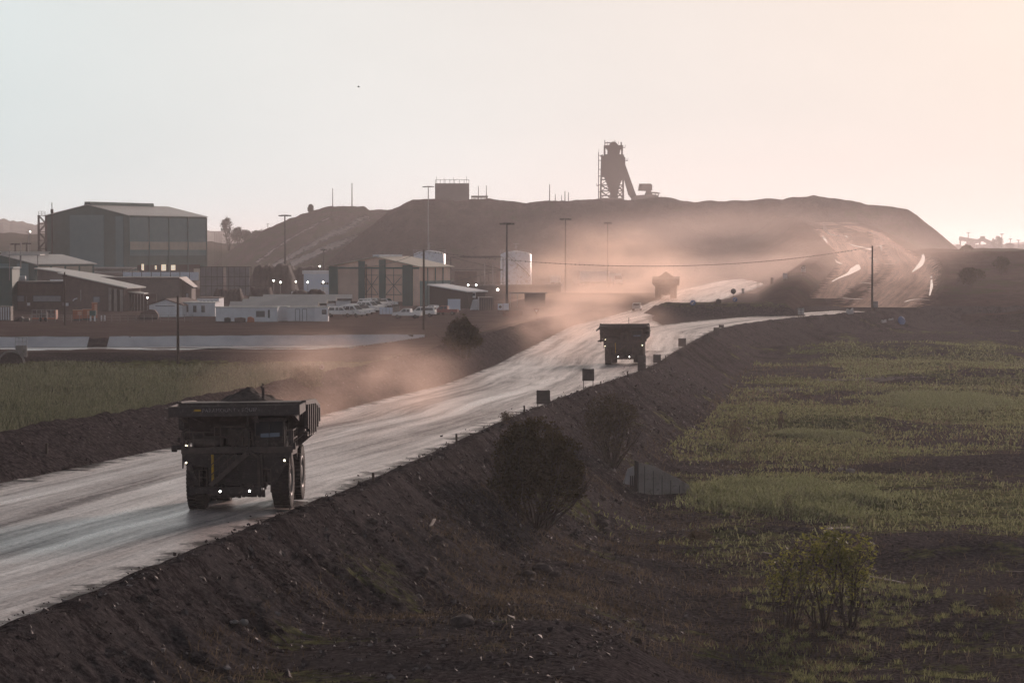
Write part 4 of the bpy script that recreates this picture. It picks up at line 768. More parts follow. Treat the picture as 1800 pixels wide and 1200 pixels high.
for z in (2.5, 5.0, 7.6): MB().b2(0, 13.6, -.16, -.09, z - .08, z + .08).build('frame_rail', M_TRIM, t)
# white cabins
def cabin(loc, yaw, L, Wd, h, label, ridge=0, wins=(), doors=(), roofm=None, m=None, group='white site cabins', endwins=()):
    t = empty('site_cabin', loc, yaw, label, 'cabin', group); m = m or M_CABIN; roofm = roofm or M_ROOF
    if ridge: MB().prism([(0, -.3), (0, h), (Wd / 2, h + ridge), (Wd, h), (Wd, -.3)], 0, 0, L).build('wall', m, t); MB().prism([(-.45, h - .18), (Wd / 2, h + ridge + .02), (Wd + .45, h - .18), (Wd + .45, h - .02), (Wd / 2, h + ridge + .2), (-.45, h - .02)], 0, -.3, L + .3).build('roof', roofm, t)
    else: MB().b2(0, L, 0, Wd, -.3, h).build('wall', m, t); MB().b2(-.15, L + .15, -.15, Wd + .15, h, h + .14).build('roof', roofm, t)
    if ridge: MB().b2(-.3, L + .3, -.5, -.42, h - .5, h - .10).build('eave_shade_strip', M_TRIM, t)  # shadow line under the eave, put in as a dark strip
    for x0, x1, z0, z1 in wins:
        f = MB().b2(x0 - .08, x1 + .08, -.06, -.003, z0 - .08, z1 + .08).build('window', M_TRIM, t); MB().b2(x0, x1, -.09, -.061, z0, z1).build('pane', M_WIN, f)
    for x0, x1 in doors: f = MB().b2(x0 - .08, x1 + .08, -.05, -.003, -.1, 2.08).build('door_frame', M_TRIM, t); MB().b2(x0, x1, -.09, -.051, -.1, 2.0).build('door', M_CABIN, t)
    for y0, y1 in endwins:
        f = MB().b2(L + .003, L + .06, y0 - .08, y1 + .08, .9, 2.1).build('window', M_TRIM, t); MB().b2(L + .061, L + .09, y0, y1, 1.0, 2.0).build('pane', M_WIN, f)
    return t
WL = [(.8 + i * 1.5, 1.25 + i * 1.5, .9, 1.9) for i in range(4)]
p = gp(318, 516); cabin(p, R(-2), 6.2, 6, 2.5, 'white gabled cabin end with narrow windows left of the flat cabins', 0, WL[:3])
def gcab(px0, px1, Y, label):
    w = (px1 - px0) / F * Y; t, w_, rf = gable('site_cabin', gp(px0, Y), gp(px1, Y - 1), 14, 2.1, 3.1, label, M_CABIN, M_BRICK, .5, .3, group='white site cabins', cat='cabin'); MB().b2(w * .2, w * .8, -.05, -.003, 1.9, 2.0).build('trim', M_TRIM, t); return t
gcab(262, 320, 514, 'white gabled cabin with brown roof, leftmost of the cabins')
t = cabin(gp(346, 540), 0, 4.2, 9, 2.9, 'white cabin with a row of slit windows under a brown roof', .0, [(.5 + i * .75, .8 + i * .75, 1.0, 2.3) for i in range(5)], roofm=M_BRICK)
cabin(gp(379, 480), 0, 10.4, 2.6, 2.35, 'flat white container cabin with one brown window, nearest of the row', 0, [(6.9, 8.2, .85, 1.7), (8.9, 9.05, .7, 1.9)])
cabin(gp(487, 484), 0, 1.8, 2.6, 2.35, 'narrow grey white cabin slice filling the gap in the front row', 0)
cabin(gp(505, 482), 0, 4.9, 2.6, 2.3, 'white container cabin with two doors', 0, (), [(1.4, 2.05), (2.6, 3.25)])
cabin(gp(553, 481), 0, 2.25, 2.6, 2.35, 'small bluish end cabin with a high window at the row end', 0, [(1.3, 1.9, 1.3, 1.9)], endwins=[(.8, 1.6)])
M_CREAM = mat('cream_cabin_roof', (.74, .66, .60), (.62, .55, .50), .3, .4, .5, wave=('X', 1.2, .02))
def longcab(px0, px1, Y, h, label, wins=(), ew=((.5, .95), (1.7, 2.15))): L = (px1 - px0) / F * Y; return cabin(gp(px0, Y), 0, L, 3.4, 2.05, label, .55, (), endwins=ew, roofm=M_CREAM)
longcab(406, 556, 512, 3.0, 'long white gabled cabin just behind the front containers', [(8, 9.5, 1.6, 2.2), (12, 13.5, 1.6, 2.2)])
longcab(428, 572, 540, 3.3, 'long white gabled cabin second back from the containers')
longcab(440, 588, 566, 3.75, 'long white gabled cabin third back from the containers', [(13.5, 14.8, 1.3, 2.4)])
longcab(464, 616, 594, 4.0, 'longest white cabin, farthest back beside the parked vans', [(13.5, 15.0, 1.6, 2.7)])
# bluish switch room
t = empty('switch_room', gp(534, 700), 0, 'pale blue switch room with white roof edge left of the open workshop', 'building'); MB().b2(0, 6.2, 0, 6, -.3, 6.4).build('wall', M_BLUEW, t); MB().prism([(-.3, 6.2), (-.3, 7.0), (6.5, 7.0), (6.5, 6.2)], 1, -.5, 6.4).build('roof', M_CABIN, t)
for x in (4.2, 5.0, 5.6): f = MB().b2(x, x + .45, -.08, -.003, 3.6, 4.1).build('vent', M_TRIM, t)
MB().b2(4.0, 6.0, -.06, -.003, .2, 3.0).build('door', M_CABIN, t); MB().b2(2.6, 3.3, -.06, -.003, -.2, 2.2).build('door', M_CABIN, t)
t = empty('generator_set', gp(512, 690), 0, 'low white generator box beside the switch room', 'generator'); MB().b2(0, 3.0, 0, 2, -.1, 2.0).build('housing', M_CABIN, t); [MB().b2(.3 + i * .6, .7 + i * .6, -.06, -.003, .4, 1.6).build('louvre', M_TRIM, t) for i in range(4)]
# peach workshop
t, w, rf = gable('open_workshop', gp(579, 622), gp(737, 614), 17, 8.4, 10.5, 'open sided workshop with peach wall sheets between green columns', M_PEACH, M_TRANSL, ridge_at=.53, over=.7)
for a, c in ((0, .10), (.33, .40), (.56, .63), (.82, .93)): panel(t, 'column', M_GREEN, w * a, w * c, -.2, np.interp((a + c) / 2, [0, .53, 1], [8.3, 10.3, 8.3]), out=.25)
panel(t, 'wall_sheet', mat('dusty_wall_sheet', (.56, .42, .35), (.46, .35, .29), .4, .7), w * .10, w * .33, 0, 8.6, out=.12); panel(t, 'base_wall', M_BRICK, w * .10, w * .93, -.2, .9, out=.16)
for a, c in ((.40, .56), (.63, .82)):
    b = MB(); x0, x1 = w * a + .15, w * c - .15
    for z in (2.4, 4.6, 6.6): b.bar((x0, -.3, z), (x1, -.3, z), .1)
    b.bar(((x0 + x1) / 2, -.3, .4), ((x0 + x1) / 2, -.3, 8.2), .1); b.bar((x0, -.3, 6.4), (x1, -.3, 2.4), .1); b.bar((x0, -.3, 2.4), (x1, -.3, 6.4), .1); b.build('bracing', M_LATT, t)
MB().bar((w * .42, -.35, .2), (w * .42, -.35, 9.0), .22).build('pipe', M_LATT, t)
panel(t, 'gable_band', M_GREEN, w * .0, w * 1.0, 8.0, 8.35, out=.28)
MB().b2(w + .004, w + .09, .3, 16.8, -.2, 5.4).build('side_cladding', M_GREEN2, t)
for y in (4.2, 8.4, 12.6): MB().b2(w + .09, w + .25, y - .12, y + .12, -.2, 8.2).build('side_column', M_GREEN, t)
b = MB().b2(w * .53 - .7, w * .53 + .7, -.5, 12, 10.6, 11.1).build('ridge_vent', M_CABIN, t)
t, w = monopitch('carport', gp(755, 590), gp(822, 586), 8, 4.7, 3.4, 'dark carport with thin bright roof edge right of the workshop', M_DARK, M_CABIN, .4)
p = gp(824, 588); t = empty('sentry_box', p, 0, 'small raised white box at the end of the carport roof', 'box'); MB().b2(0, 1.4, 0, 1.2, 2.2, 3.5).build('housing', M_CABIN, t); MB().b2(.7, 1.3, -.05, -.003, 2.6, 3.2).build('window', M_WIN, t); [MB().bar((x, .2, -.2), (x, .2, 2.2), .12).build('leg', M_GALV, t) for x in (.1, 1.3)]
# tanks
def tank(px, Y, r, h, label, steps):
    t = empty('storage_tank', gp(px, Y), 0, label, 'tank', 'white storage tanks below the spoil hill'); MB().lathe([(r, -.4), (r, h), (r * .7, h + .62), (.35, h + 1.0), (.001, h + 1.02)], (0, 0, 0), 2, 48).build('shell', M_TANK, t)
    b = MB(); n = 20
    for i in range(n): a = 2 * math.pi * i / n; a2 = 2 * math.pi * (i + 1) / n; q = lambda a, z: (r * 1.02 * math.cos(a), r * 1.02 * math.sin(a), z); b.bar(q(a, h - .1), q(a, h + 1.1), .07); b.bar(q(a, h + 1.1), q(a2, h + 1.1), .07); b.bar(q(a, h + .5), q(a2, h + .5), .05)
    b.build('guard_rail', M_GALV, t); b = MB(); b.bar((0, 0, h + .9), (0, 0, h + 3), .14); b.bar((-.8, 0, h + 3), (.8, 0, h + 3), .12); b.bar((-.6, 0, h + 1.8), (.5, 0, h + 2.2), .12); b.build('vent_mast', M_GALV, t)
    b = MB()
    for i in range(26):
        a0, a1 = [R(-120 + 85 * k / 26) for k in (i, i + 1)]; z0, z1 = [h - .4 - (h - 5.2) * k / 26 if steps else 0 for k in (i, i + 1)]
        if steps: b.bar(((r + .3) * math.cos(a0), (r + .3) * math.sin(a0), z0), ((r + .3) * math.cos(a1), (r + .3) * math.sin(a1), z1), .5, .12); b.bar(((r + .5) * math.cos(a0), (r + .5) * math.sin(a0), z0 + .9), ((r + .5) * math.cos(a1), (r + .5) * math.sin(a1), z1 + .9), .06)
    if steps: b.build('spiral_stair', M_GALV, t)
    else: b.lathe([(r + .05, h - 3), (r + .05, h - 2.8)], (0, 0, 0), 2, 48); b.build('ring', M_GALV, t)
    return t
tank(907, 800, 4.35, 10.9, 'tall white storage tank with spiral stair standing free in the dust', True)
tank(755, 780, 4.35, 11.0, 'white storage tank mostly hidden behind the peach workshop roof', False)
# plant between the tanks, low walls, gate clutter
t = empty('pipe_rack', gp(792, 760), 0, 'rusty pipe rack and screens between the two tanks', 'pipe rack'); lattice(MB(), 0, 14, 0, 4, 0, 10.2, 3, .2, .12).build('frame', M_LATT, t); MB().b2(1, 7, .5, 3.5, 0, 6.4).build('housing', mat('rusty_plate', (.11, .07, .055), (.16, .10, .08), 1, .9), t)
for i in range(5): MB().bar((8 + i * 1.1, -.2, 0), (8 + i * 1.1, -.2, 6.5 + (i % 2) * 2.2), .35).build('pipe', M_CONC if i % 2 else M_BROWNW, t)
MB().b2(2.5, 13.5, -.6, -.3, 10.0, 10.5).build('walkway', M_LATT, t)
t = empty('bund_wall', gp(800, 700), 0, 'long low brown wall in front of the tall tank', 'wall'); MB().b2(4, 26, 0, .4, -.3, 3.3).build('wall', M_BROWNW, t); MB().b2(3.8, 26.3, -.15, .55, 3.3, 3.6).build('coping', M_CONC, t)
t = empty('gate_cabin', gp(922, 600), 0, 'dusty gate cabin with flat pale roof below the tall tank', 'cabin'); MB().b2(0, 4.4, 0, 3, -.2, 2.9).build('wall', M_BROWNW, t); MB().b2(-3.2, 4.8, -.3, 3.3, 2.9, 3.1).build('roof', M_CONC, t); [MB().bar((x, 0, -.2), (x, 0, 2.9), .14).build('post', M_GALV, t) for x in (-3, -1.5)]
t = empty('advert_board', gp(787, 562), 0, 'large pale board standing behind the dull red pickup', 'board'); MB().b2(0, 2.5, 0, .12, .2, 2.4).build('panel', M_BLUEW, t); [MB().bar((x, .2, -.2), (x, .2, 2.4), .1).build('post', M_LATT, t) for x in (.1, 2.4)]
t = empty('site_container', gp(842, 570), R(4), 'dark shipping container with pale end post by the gate', 'container'); MB().b2(0, 2.9, 0, 6, -.1, 2.6).build('body', M_BROWNW, t); [MB().b2(.2 + i * .45, .32 + i * .45, -.05, -.003, .1, 2.4).build('rib', M_TRIM, t) for i in range(6)]; MB().b2(-.14, -.003, -.1, .1, -.1, 2.7).build('corner_post', M_CABIN, t)
t = empty('tent_sheet', gp(826, 574), 0, 'slanted pale sheet leaning beside the dark container', 'sheet'); MB().prism([(0, 0), (.6, 2.1), (1.7, 2.2), (1.7, 0)], 1, 0, .08).build('sheet', M_CABIN, t)
t = empty('notice_board', gp(875, 540), 0, 'pale double notice board with a round mark by the yard gate', 'board'); MB().b2(0, .95, 0, .08, .7, 1.9).build('panel', M_BLUEW, t); MB().b2(1.05, 2.1, 0, .08, .7, 1.95).build('panel', M_BLUEW, t); MB().lathe([(.001, -.02), (.28, -.02), (.28, -.003)], (.48, 0, 1.3), 1, 16).build('round_mark', M_TRIM, t); [MB().bar((x, .15, -.2), (x, .15, 1.9), .08).build('post', M_LATT, t) for x in (.1, .85, 1.15, 2.0)]
t = empty('picket_fence', gp(884, 520), 0, 'red brown picket fence beside the dusty gate', 'fence'); [MB().b2(i * .28, i * .28 + .14, 0, .05, -.1, .95).build('picket', mat('red_picket', (.19, .09, .07), rough=.8) if i == 0 else bpy.data.materials['red_picket'], t) for i in range(13)]; MB().b2(-.05, 3.6, .055, .11, .55, .66).build('rail', M_BROWNW, t)
t = empty('wheelie_bin', gp(692, 545), 0, 'grey square bin in front of the workshop base wall', 'bin'); MB().prism([(.08, 0), (0, 1.3), (1.1, 1.3), (1.02, 0)], 1, 0, .9).build('bin', M_CONC, t); MB().b2(-.05, 1.15, -.05, .95, 1.303, 1.4).build('lid', M_TRIM, t)
t = empty('yard_screen', gp(667, 525), 0, 'low grey sheet screen between the vans and the pickups', 'screen'); [MB().b2(i * .62, i * .62 + .56, 0, .08, .25, 1.5).build('sheet', M_BLUEW, t) for i in range(4)]; [MB().bar((i * 1.2, .12, -.1), (i * 1.2, .12, 1.5), .06).build('post', M_LATT, t) for i in range(3)]
# orange skid tanks, containers, debris by the fence on the left
for i, (px, w_, h, Y, lb) in enumerate(((128, 1.55, 1.75, 486, 'orange box skid on the left, lowest of the three orange boxes'), (145, 1.5, 1.8, 490, 'middle orange box skid half behind the tall one'), (161, .95, 2.9, 492, 'tall narrow orange box standing above the other skids'))):
    t = empty('skid_box', gp(px, Y), R(8), lb, 'skid box', 'orange skid boxes by the yard fence'); MB().b2(0, w_, 0, 1.2, .3, h).build('housing', M_ORANGE, t); MB().b2(-.06, w_ + .06, -.06, 1.26, h, h + .1).build('lid', mat('pale_orange_lid', (.55, .34, .24), rough=.6) if i == 0 else bpy.data.materials['pale_orange_lid'], t); MB().b2(.05, w_ - .05, .1, 1.1, 0, .3).build('skid', M_TRIM, t); MB().b2(w_ * .5, w_ * .95, -.04, -.003, .9, h - .2).build('panel', bpy.data.materials['pale_orange_lid'], t)
t = empty('green_pump', gp(157, 484), 0, 'dark green pump box on two white feet', 'pump'); MB().b2(0, 1.05, 0, .8, .85, 1.75).build('housing', M_GREEN, t); [MB().b2(x, x + .24, -.02, .2, -.1, .85).build('leg', M_CABIN, t) for x in (.05, .75)]
for i, px in enumerate((178, 184)): b = MB().lathe([(.001, 0), (.12, 0), (.12, .85), (.08, .95), (.001, .95)], (0, 0, 0), 2, 12).build('bollard', M_CABIN, None, gp(px, 484)); tag(b, ('white bollard right of the dark green pump', 'white bollard farthest right of the pump, beside a white hose coil')[i], 'bollard')
t = empty('shipping_container', gp(0, 486), 0, 'pale ribbed container end cut by the left edge', 'container'); MB().b2(-4, 1.8, 0, 2.5, 0, 2.45).build('body', M_CONC, t); [MB().b2(-2 + i * .42, -1.85 + i * .42, -.06, -.003, .15, 2.3).build('rib', M_CABIN, t) for i in range(9)]
t = empty('flat_trailer', gp(56, 482), 0, 'open frame trailer with orange right end by the fence', 'trailer'); MB().b2(0, 4.0, 0, 2.2, .35, .55).build('deck', M_ORANGE, t); b = MB(); rails(b, [0, .8, 1.6, 2.4, 3.2, 4.0], 0, .5, 1.95, .09); b.build('frame', M_GALV, t); MB().b2(3.8, 4.05, .05, 2.2, .55, 1.9).build('end_board', M_ORANGE, t); MB().b2(1.2, 2.4, .6, 1.6, .56, 1.5).build('cargo', M_BROWNW, t); [MB().lathe([(.001, -.12), (.32, -.12), (.32, .12), (.001, .12)], (x, .1, .3), 1, 14).build('wheel', M_RUBBER, t) for x in (1.4, 2.3)]
t = empty('scrap_machine', gp(24, 480), 0, 'low dark scrap machine between container and trailer', 'machine'); MB().prism([(0, 0), (.2, .7), (1.2, .8), (1.6, .5), (2.5, .55), (2.6, 0)], 1, 0, 1.4).build('body', M_LATT, t); MB().lathe([(.001, 0), (.3, 0), (.3, .2), (.001, .2)], (.7, -.2, .4), 1, 12).build('drum', M_STEEL, t)
for i, (px, w_, m, lb) in enumerate(((394, 1.0, M_TRIM, 'dark crate in front of the container cabin, left one'), (412, 1.8, M_BRICK, 'brown crate pile in front of the container cabin'))): tag(MB().prism([(0, 0), (0, .75), (w_ * .6, .85), (w_, .7), (w_, 0)], 1, 0, .9).build('crate', m, None, gp(px, 474)), lb, 'crate')
tag(MB().prism([(0, 0), (.1, .9), (.6, 1.0), (1.1, .7), (1.2, 0)], 1, 0, .9).build('machine_crate', M_ORANGE, None, gp(434, 473)), 'dull orange machine crate under the brown cabin window', 'crate')
t = empty('old_machine', gp(245, 492), 0, 'rust brown digger body parked left of the gabled cabins', 'machine'); MB().prism([(0, .3), (.3, 1.3), (1.2, 1.5), (1.6, 1.8), (2.6, 1.7), (3.2, .9), (3.2, .3)], 1, 0, 1.6).build('body', M_BRICK, t); MB().b2(.1, 3.1, -.2, .3, 0, .45).build('track', M_RUBBER, t)
# wire fence along the yard
t = empty('wire_fence', gp(0, 477), 0, 'low wire fence running along the front of the yard', 'fence'); a = gp(40, 477).x; b_ = gp(330, 470).x; ox = t.location.x
for i in range(22): x = a + (b_ - a) * i / 21; MB().bar((x - ox, 0, -.2), (x - ox, 0, 1.2), .06).build('fence_post', M_GALV, t)
b = MB(); [b.bar((a - ox, 0, z), (b_ - ox, 0, z), .035) for z in (.4, .8, 1.15)]; b.build('wire', M_GALV, t)
# dark stockpiles
def pile(px0, px1, Y, h, seed, name, label, m=None, n=60, peaks=3):
    x0, x1 = gp(px0, Y).x, gp(px1, Y).x; L = x1 - x0; u = np.linspace(0, 1, n); v = np.linspace(0, 1, 24); U, V = np.meshgrid(u, v); hh = h * np.minimum(1, np.minimum(U, 1 - U) * 6) * (1 - .35 * np.abs(fbm(U * peaks * 2, U * 0, seed, 3))) * np.minimum(1, np.minimum(V, 1 - V) * 3.2) + .25 * fbm(U * L / .8, V * 10, seed + 3, 3) * np.minimum(V, 1 - V) * 4
    o = npmesh(name, np.dstack([U * L, V * h * 2.6, hh - .1]).reshape(-1, 3), gridq(24, n), m or M_ORE); o.location = (x0, Y, 0); return tag(o, label, 'stockpile')
M_COAL = mat('dark_ore', (.022, .019, .018), (.045, .038, .036), 1, .95, .2, bump=.1, bscale=3)
pile(428, 520, 780, 8.4, 701, 'ore_stockpile', 'dark ore stockpile with stepped top left of the lamps', M_COAL); pile(490, 600, 830, 7.6, 703, 'ore_stockpile', 'lower dark stockpile running behind the pale blue switch room', M_COAL)
pile(366, 430, 640, 3.4, 705, 'tyre_heap', 'row of round topped rubble behind the long cabins', M_ORE, peaks=6); pile(430, 480, 632, 4.1, 707, 'rubble_heap', 'rounded dark heap behind the long cabins, right of the rubble row', M_ORE, peaks=1); pile(500, 580, 660, 3.0, 709, 'rubble_heap', 'low dark heap in front of the switch room', M_COAL); pile(262, 350, 880, 7.5, 711, 'ore_stockpile', 'brown stockpile standing inside the open bays of the great hall', M_ORE)
# building block, headgear and gear on the hill top
HT = lambda px, Y: Vector((pt(px, 400, Y).x, Y, float(heap(np.array([pt(px, 400, Y).x]), np.array([Y]))[0])))
p = HT(795, 1125); t = empty('plant_block', p, 0, 'flat topped grey plant block standing on the spoil hill', 'building'); MB().b2(-6.6, 6.6, 0, 9, -2, 7.4).build('wall', mat('grey_plant_wall', (.11, .11, .115), (.14, .135, .135), .4, .8), t); b = MB(); rails(b, list(np.linspace(-6.6, 6.6, 8)), 0, 7.4, 8.8, .16, False); b.build('roof_rail', M_LATT, t)
[MB().b2(x, x + .35, -.12, -.003, -2, 7.4).build('buttress', M_LATT, t) for x in (-6.8, 6.3)]; [MB().bar((x, 1, 7.4), (x, 1, z), .12).build('roof_mast', M_LATT, t) for x, z in ((-6.2, 10.2), (-3.3, 9.4), (.4, 9.8), (5.6, 10.4))]
t = empty('picket_barrier', HT(842, 1125), 0, 'low slatted barrier right of the plant block', 'barrier'); [MB().b2(-3.0 + i * .55, -2.7 + i * .55, 0, .2, -1, 1.9).build('slat', M_LATT, t) for i in range(12)]; MB().b2(-3.1, 3.5, .2, .4, 1.3, 2.0).build('rail', M_LATT, t)
p = HT(1081, 1140); p.z -= .6; t = empty('shaft_headgear', p, 0, 'dark mine shaft headgear with slanting backstay on the hill skyline', 'headgear')
b = MB()
for y in (0, 7):
    for x0, x1 in ((-5.8, -5.1), (3.4, 3.3), (-1.6, -1.2), (.9, .7)): b.bar((x0, y, 0), (x1, y, 19.5), .5)
    for z in (3.2, 5.0, 7.4, 9.6): b.bar((-5.7, y, z), (3.4, y, z), .35)
    for (xa, xb) in ((-5.7, -1.5), (.8, 3.4)):
        b.bar((xa, y, 5.0), (xb, y, 7.4), .3); b.bar((xb, y, 5.0), (xa, y, 7.4), .3); b.bar((xa, y, 2.2), (xb, y, 5.0), .28); b.bar((xb, y, 2.2), (xa, y, 5.0), .28); b.bar((xa, y, 7.4), (xb, y, 10.4), .3)
for z in (3.2, 7.4, 9.6, 19): [b.bar((x, 0, z), (x, 7, z), .3) for x in (-5.6, 3.4)]
b.build('frame', M_LATT, t)
MB().b2(-5.9, 3.3, -.6, 7.6, -1, 2.2).build('base', M_BROWNW, t)
MB().prism([(-5.5, 10.6), (-5.2, 18.3), (-4.3, 19.6), (3.0, 19.6), (4.1, 18.2), (4.0, 10.6)], 1, -.7, 7.7).build('winder_house', M_LATT, t)
MB().prism([(-4.2, 10.6), (3.2, 10.6), (1.0, 4.6), (.9, 2.2), (-1.6, 2.2), (-1.9, 4.6)], 1, 1, 6).build('hopper', M_LATT, t)
b = MB(); [b.bar((x, y, 19.4), (x, y, 23.2), .5) for x in (-4.1, 2.9) for y in (0, 6.5)]; b.prism([(-2.9, 19.5), (-2.9, 21.4), (-3.6, 22.2), (-4.3, 22.2), (-4.3, 23.3), (3.1, 23.3), (3.1, 21.9), (2.2, 21.6), (1.8, 19.5)], 1, .3, 6.3); b.bar((-4.2, .2, 24.1), (-1.8, .2, 24.3), .4); b.bar((-4.1, .2, 23.2), (-4.1, .2, 25.3), .3); b.build('top_frame', M_LATT, t)
b = MB(); b.prism([(-.6 + 1.75 * math.cos(a), 23.0 + 1.75 * math.sin(a)) for a in np.linspace(0, math.pi, 14)], 1, 1.5, 2.2); b.build('sheave_wheel', M_LATT, t); b = MB(); b.prism([(-.1 + 1.6 * math.cos(a), 22.9 + 1.6 * math.sin(a)) for a in np.linspace(0, math.pi, 14)], 1, 4.4, 5.1); b.build('sheave_wheel', M_LATT, t)
b = MB(); [b.prism([(2.6, 15.4), (4.1, 15.6), (8.6, 3.0), (10.2, -.5), (8.6, -.5), (6.0, 3.0)], 1, y, y + .7) for y in (.2, 6.0)]; b.prism([(2.4, 14.6), (3.5, 15.2), (8.0, 3.2), (5.6, 3.2)], 1, .9, 6.0); b.build('backstay', M_LATT, t)
b = MB(); b.bar((-6.6, 0, -.5), (-6.6, 0, 20.4), .3); b.bar((-6.6, 1.2, -.5), (-6.6, 1.2, 20.4), .3); [b.bar((-6.6, 0, z), (-5.0, 0, z), .25) for z in (17.2, 19.2, 13.6, 10.9, 7.4, 4.5, 1.5)]; b.bar((-6.6, 0, 20.4), (-6.4, 0, 21.8), .12); b.b2(-7.4, -6.4, -.3, .8, 7.0, 7.3); b.bar((-7.3, 0, 7.2), (-7.4, 0, 8.0), .15); b.build('ladder_tower', M_LATT, t)
for x, z in ((4.0, 17.0), (3.0, 22.2)): b = MB(); b.b2(x, x + 1.1, 0, 1.2, z, z + .25); b.bar((x + 1.0, 0, z), (x + 1.2, 0, z + 1.2), .14); b.bar((x + .5, 0, z), (x + .5, 0, z + .9), .14); b.build('side_platform', M_LATT, t)
b = MB(); [b.bar((x, 0, 23.2), (x, 0, z), .13) for x, z in ((-3, 24.8), (.3, 25.2), (1.3, 24.7), (2.4, 24.6), (-.3, 25.4))]; b.b2(2.2, 2.7, 0, .5, 23.2, 24.5); b.build('mast', M_LATT, t)
p = HT(1133, 1140); p.z -= 1.2; t = empty('crusher_house', p, 0, 'rounded crusher house with a tilted box on top beside the headgear', 'building'); b = MB(); b.prism([(-6.2, -1), (-5.0, 2.6), (-3.2, 3.5), (3.0, 3.9), (5.2, 3.6), (6.0, 1.5), (6.4, -1)], 1, 0, 8); b.build('housing', M_BROWNW, t)
MB().prism([(-2.4, 5.4), (-2.0, 8.2), (2.7, 8.2), (3.1, 7.5), (3.1, 5.6), (2.6, 5.3)], 1, 1, 6).build('bin', M_LATT, t); MB().prism([(.2, 3.7), (.8, 5.4), (2.6, 5.4), (3.4, 3.7)], 1, 2, 5).build('chute', M_LATT, t); MB().prism([(2.4, 4.4), (2.4, 4.9), (5.0, 4.8), (6.4, 4.4), (6.2, 4.2)], 1, 0, 6).build('roof_plate', M_LATT, t)
b = MB(); [b.bar((x, 0, -1), (x, 0, z), .3) for x, z in ((4.3, 4.3), (5.5, 4.3), (6.6, 3.2), (7.4, 3.0), (8.2, 3.1), (8.7, 2.0))]; b.bar((4.3, 0, 1), (5.5, 0, 3.8), .2); b.b2(6.2, 9.2, 0, 2, -1, 1.2); b.build('conveyor_legs', M_LATT, t)
# ---------------------------------------------------------------- signs, stakes, poles and wires
M_SIGN = mat('sign_back', (.075, .062, .058), (.11, .092, .085), 3, .7, .3); M_SIGNW = mat('white_sign', (.52, .50, .50), (.42, .40, .40), 4, .6, .3); M_BLUE = mat('blue_sign', (.07, .14, .32), (.10, .17, .34), 4, .5, .3)
def board(px, yb, w_, yt, ym, label, yaw=0, m=None, stack=None, name='sign_board', group='sign boards along the road edge', legw=.07):
    """yb foot, yt top and ym lower edge of the board, in photo pixels"""
    c = hit(px, yb); s = F / c.y; t = empty(name, c, yaw, label, 'sign', group); z0, z1 = (yb - ym) / s, (yb - yt) / s; w = w_ / s
    edges = [(z0, z1)] if not stack else [(z0, z0 + (z1 - z0) * .49), (z0 + (z1 - z0) * .51, z1)]
    for a, e in edges:
        p_ = MB().b2(-w / 2, w / 2, -.02, .02, a, e).build('board', m or M_SIGN, t)
        b = MB(); [b.b2(-w / 2, w / 2, -.06, -.023, a + (e - a) * q - .03, a + (e - a) * q + .03) for q in (.2, .8)]; b.build('stiffener', M_SIGN, p_)
    for x in (-w * .40, w * .40): MB().bar((x, .03, -.3), (x, .03, z1 + .04), legw).build('leg', M_SIGN, t)
    return t
board(955, 714, 24, 686, 710, 'square dark sign board with short legs, nearest on the road edge', R(2))
board(1034, 685, 21, 649, 670, 'square dark sign board on tall thin legs, second along the road edge', R(-2))
board(1128, 657, 14.5, 624, 651, 'two dark boards stacked on one frame in front of the middle truck', R(-4), stack=True)
board(1155, 641, 13.5, 625, 639, 'small dark board just right of the stacked pair', R(3))
board(1199, 616, 13.5, 595, 609, 'dark square board above the round disc at the road bend', R(-5))
board(1242, 607, 13, 591, 604, 'brownish board leaning low on the bank past the bend', R(10))
board(1259, 590, 9.5, 576, 589, 'dark board standing at the start of the side road', R(-8))
board(1268, 579, 9, 571, 576, 'small dark board lying low behind the side road start', R(-15))
board(1345, 503, 7, 493, 500, 'little dark board far along the haul road edge', R(-10))
board(1357, 502, 5, 488, 499, 'narrow tall dark board beside the little far board', R(-10))
board(1306, 521, 5, 507, 516, 'narrow pale board behind the round disc sign on the bank', R(-12), M_SIGNW)
board(1380, 494, 8, 480, 490, 'white square notice low on the bank below the hill', R(-12), M_SIGNW)
t = board(1412, 484, 8, 469, 478, 'white notice with a dark ring, highest on the bank', R(-12), M_SIGNW); MB().lathe([(.32, -.03), (.45, -.03), (.45, -.024), (.32, -.024)], (0, 0, 1.85), 1, 18).build('ring', M_SIGN, t)
t = board(1408, 560, 11, 543, 554, 'white double board where the side road meets the ramp', R(-8), M_SIGNW); MB().b2(-.06, .06, -.06, -.022, .7, 1.9).build('divider', M_SIGN, t)
board(1538, 549, 11, 532, 543, 'grey board at the foot of the tall pole by the ramp', R(-20), mat('grey_board', (.24, .23, .24), rough=.6))
def disc(px, yb, yc, r_, label, m=None, name='round_sign', mark=None, group='round road signs', yaw=0):
    c = hit(px, yb); s = F / c.y; r = r_ / s; zc = (yb - yc) / s; t = empty(name, c, yaw, label, 'sign', group)
    MB().bar((0, .06, -.3), (0, .06, zc), .07).build('post', M_SIGN, t); d = MB().lathe([(.001, -.02), (r, -.02), (r, .02), (.001, .02)], (0, 0, zc), 1, 24).build('disc', m or M_SIGN, t)
    if mark == 'arrow': MB().add([(x * r, -.03, zc + z * r) for x, z in ((-.45, -.55), (-.55, .1), (-.3, -.1), (.35, .55), (.55, .35), (-.1, -.3), (.1, -.55))], [(0, 1, 2, 5, 6), (2, 3, 4, 5)]).build('arrow', M_SIGNW, d)
    if mark == 'ring': MB().lathe([(r * .55, -.026), (r * .78, -.026), (r * .78, -.022), (r * .55, -.022)], (0, 0, zc), 1, 24).build('ring', M_SIGNW, d)
    return t
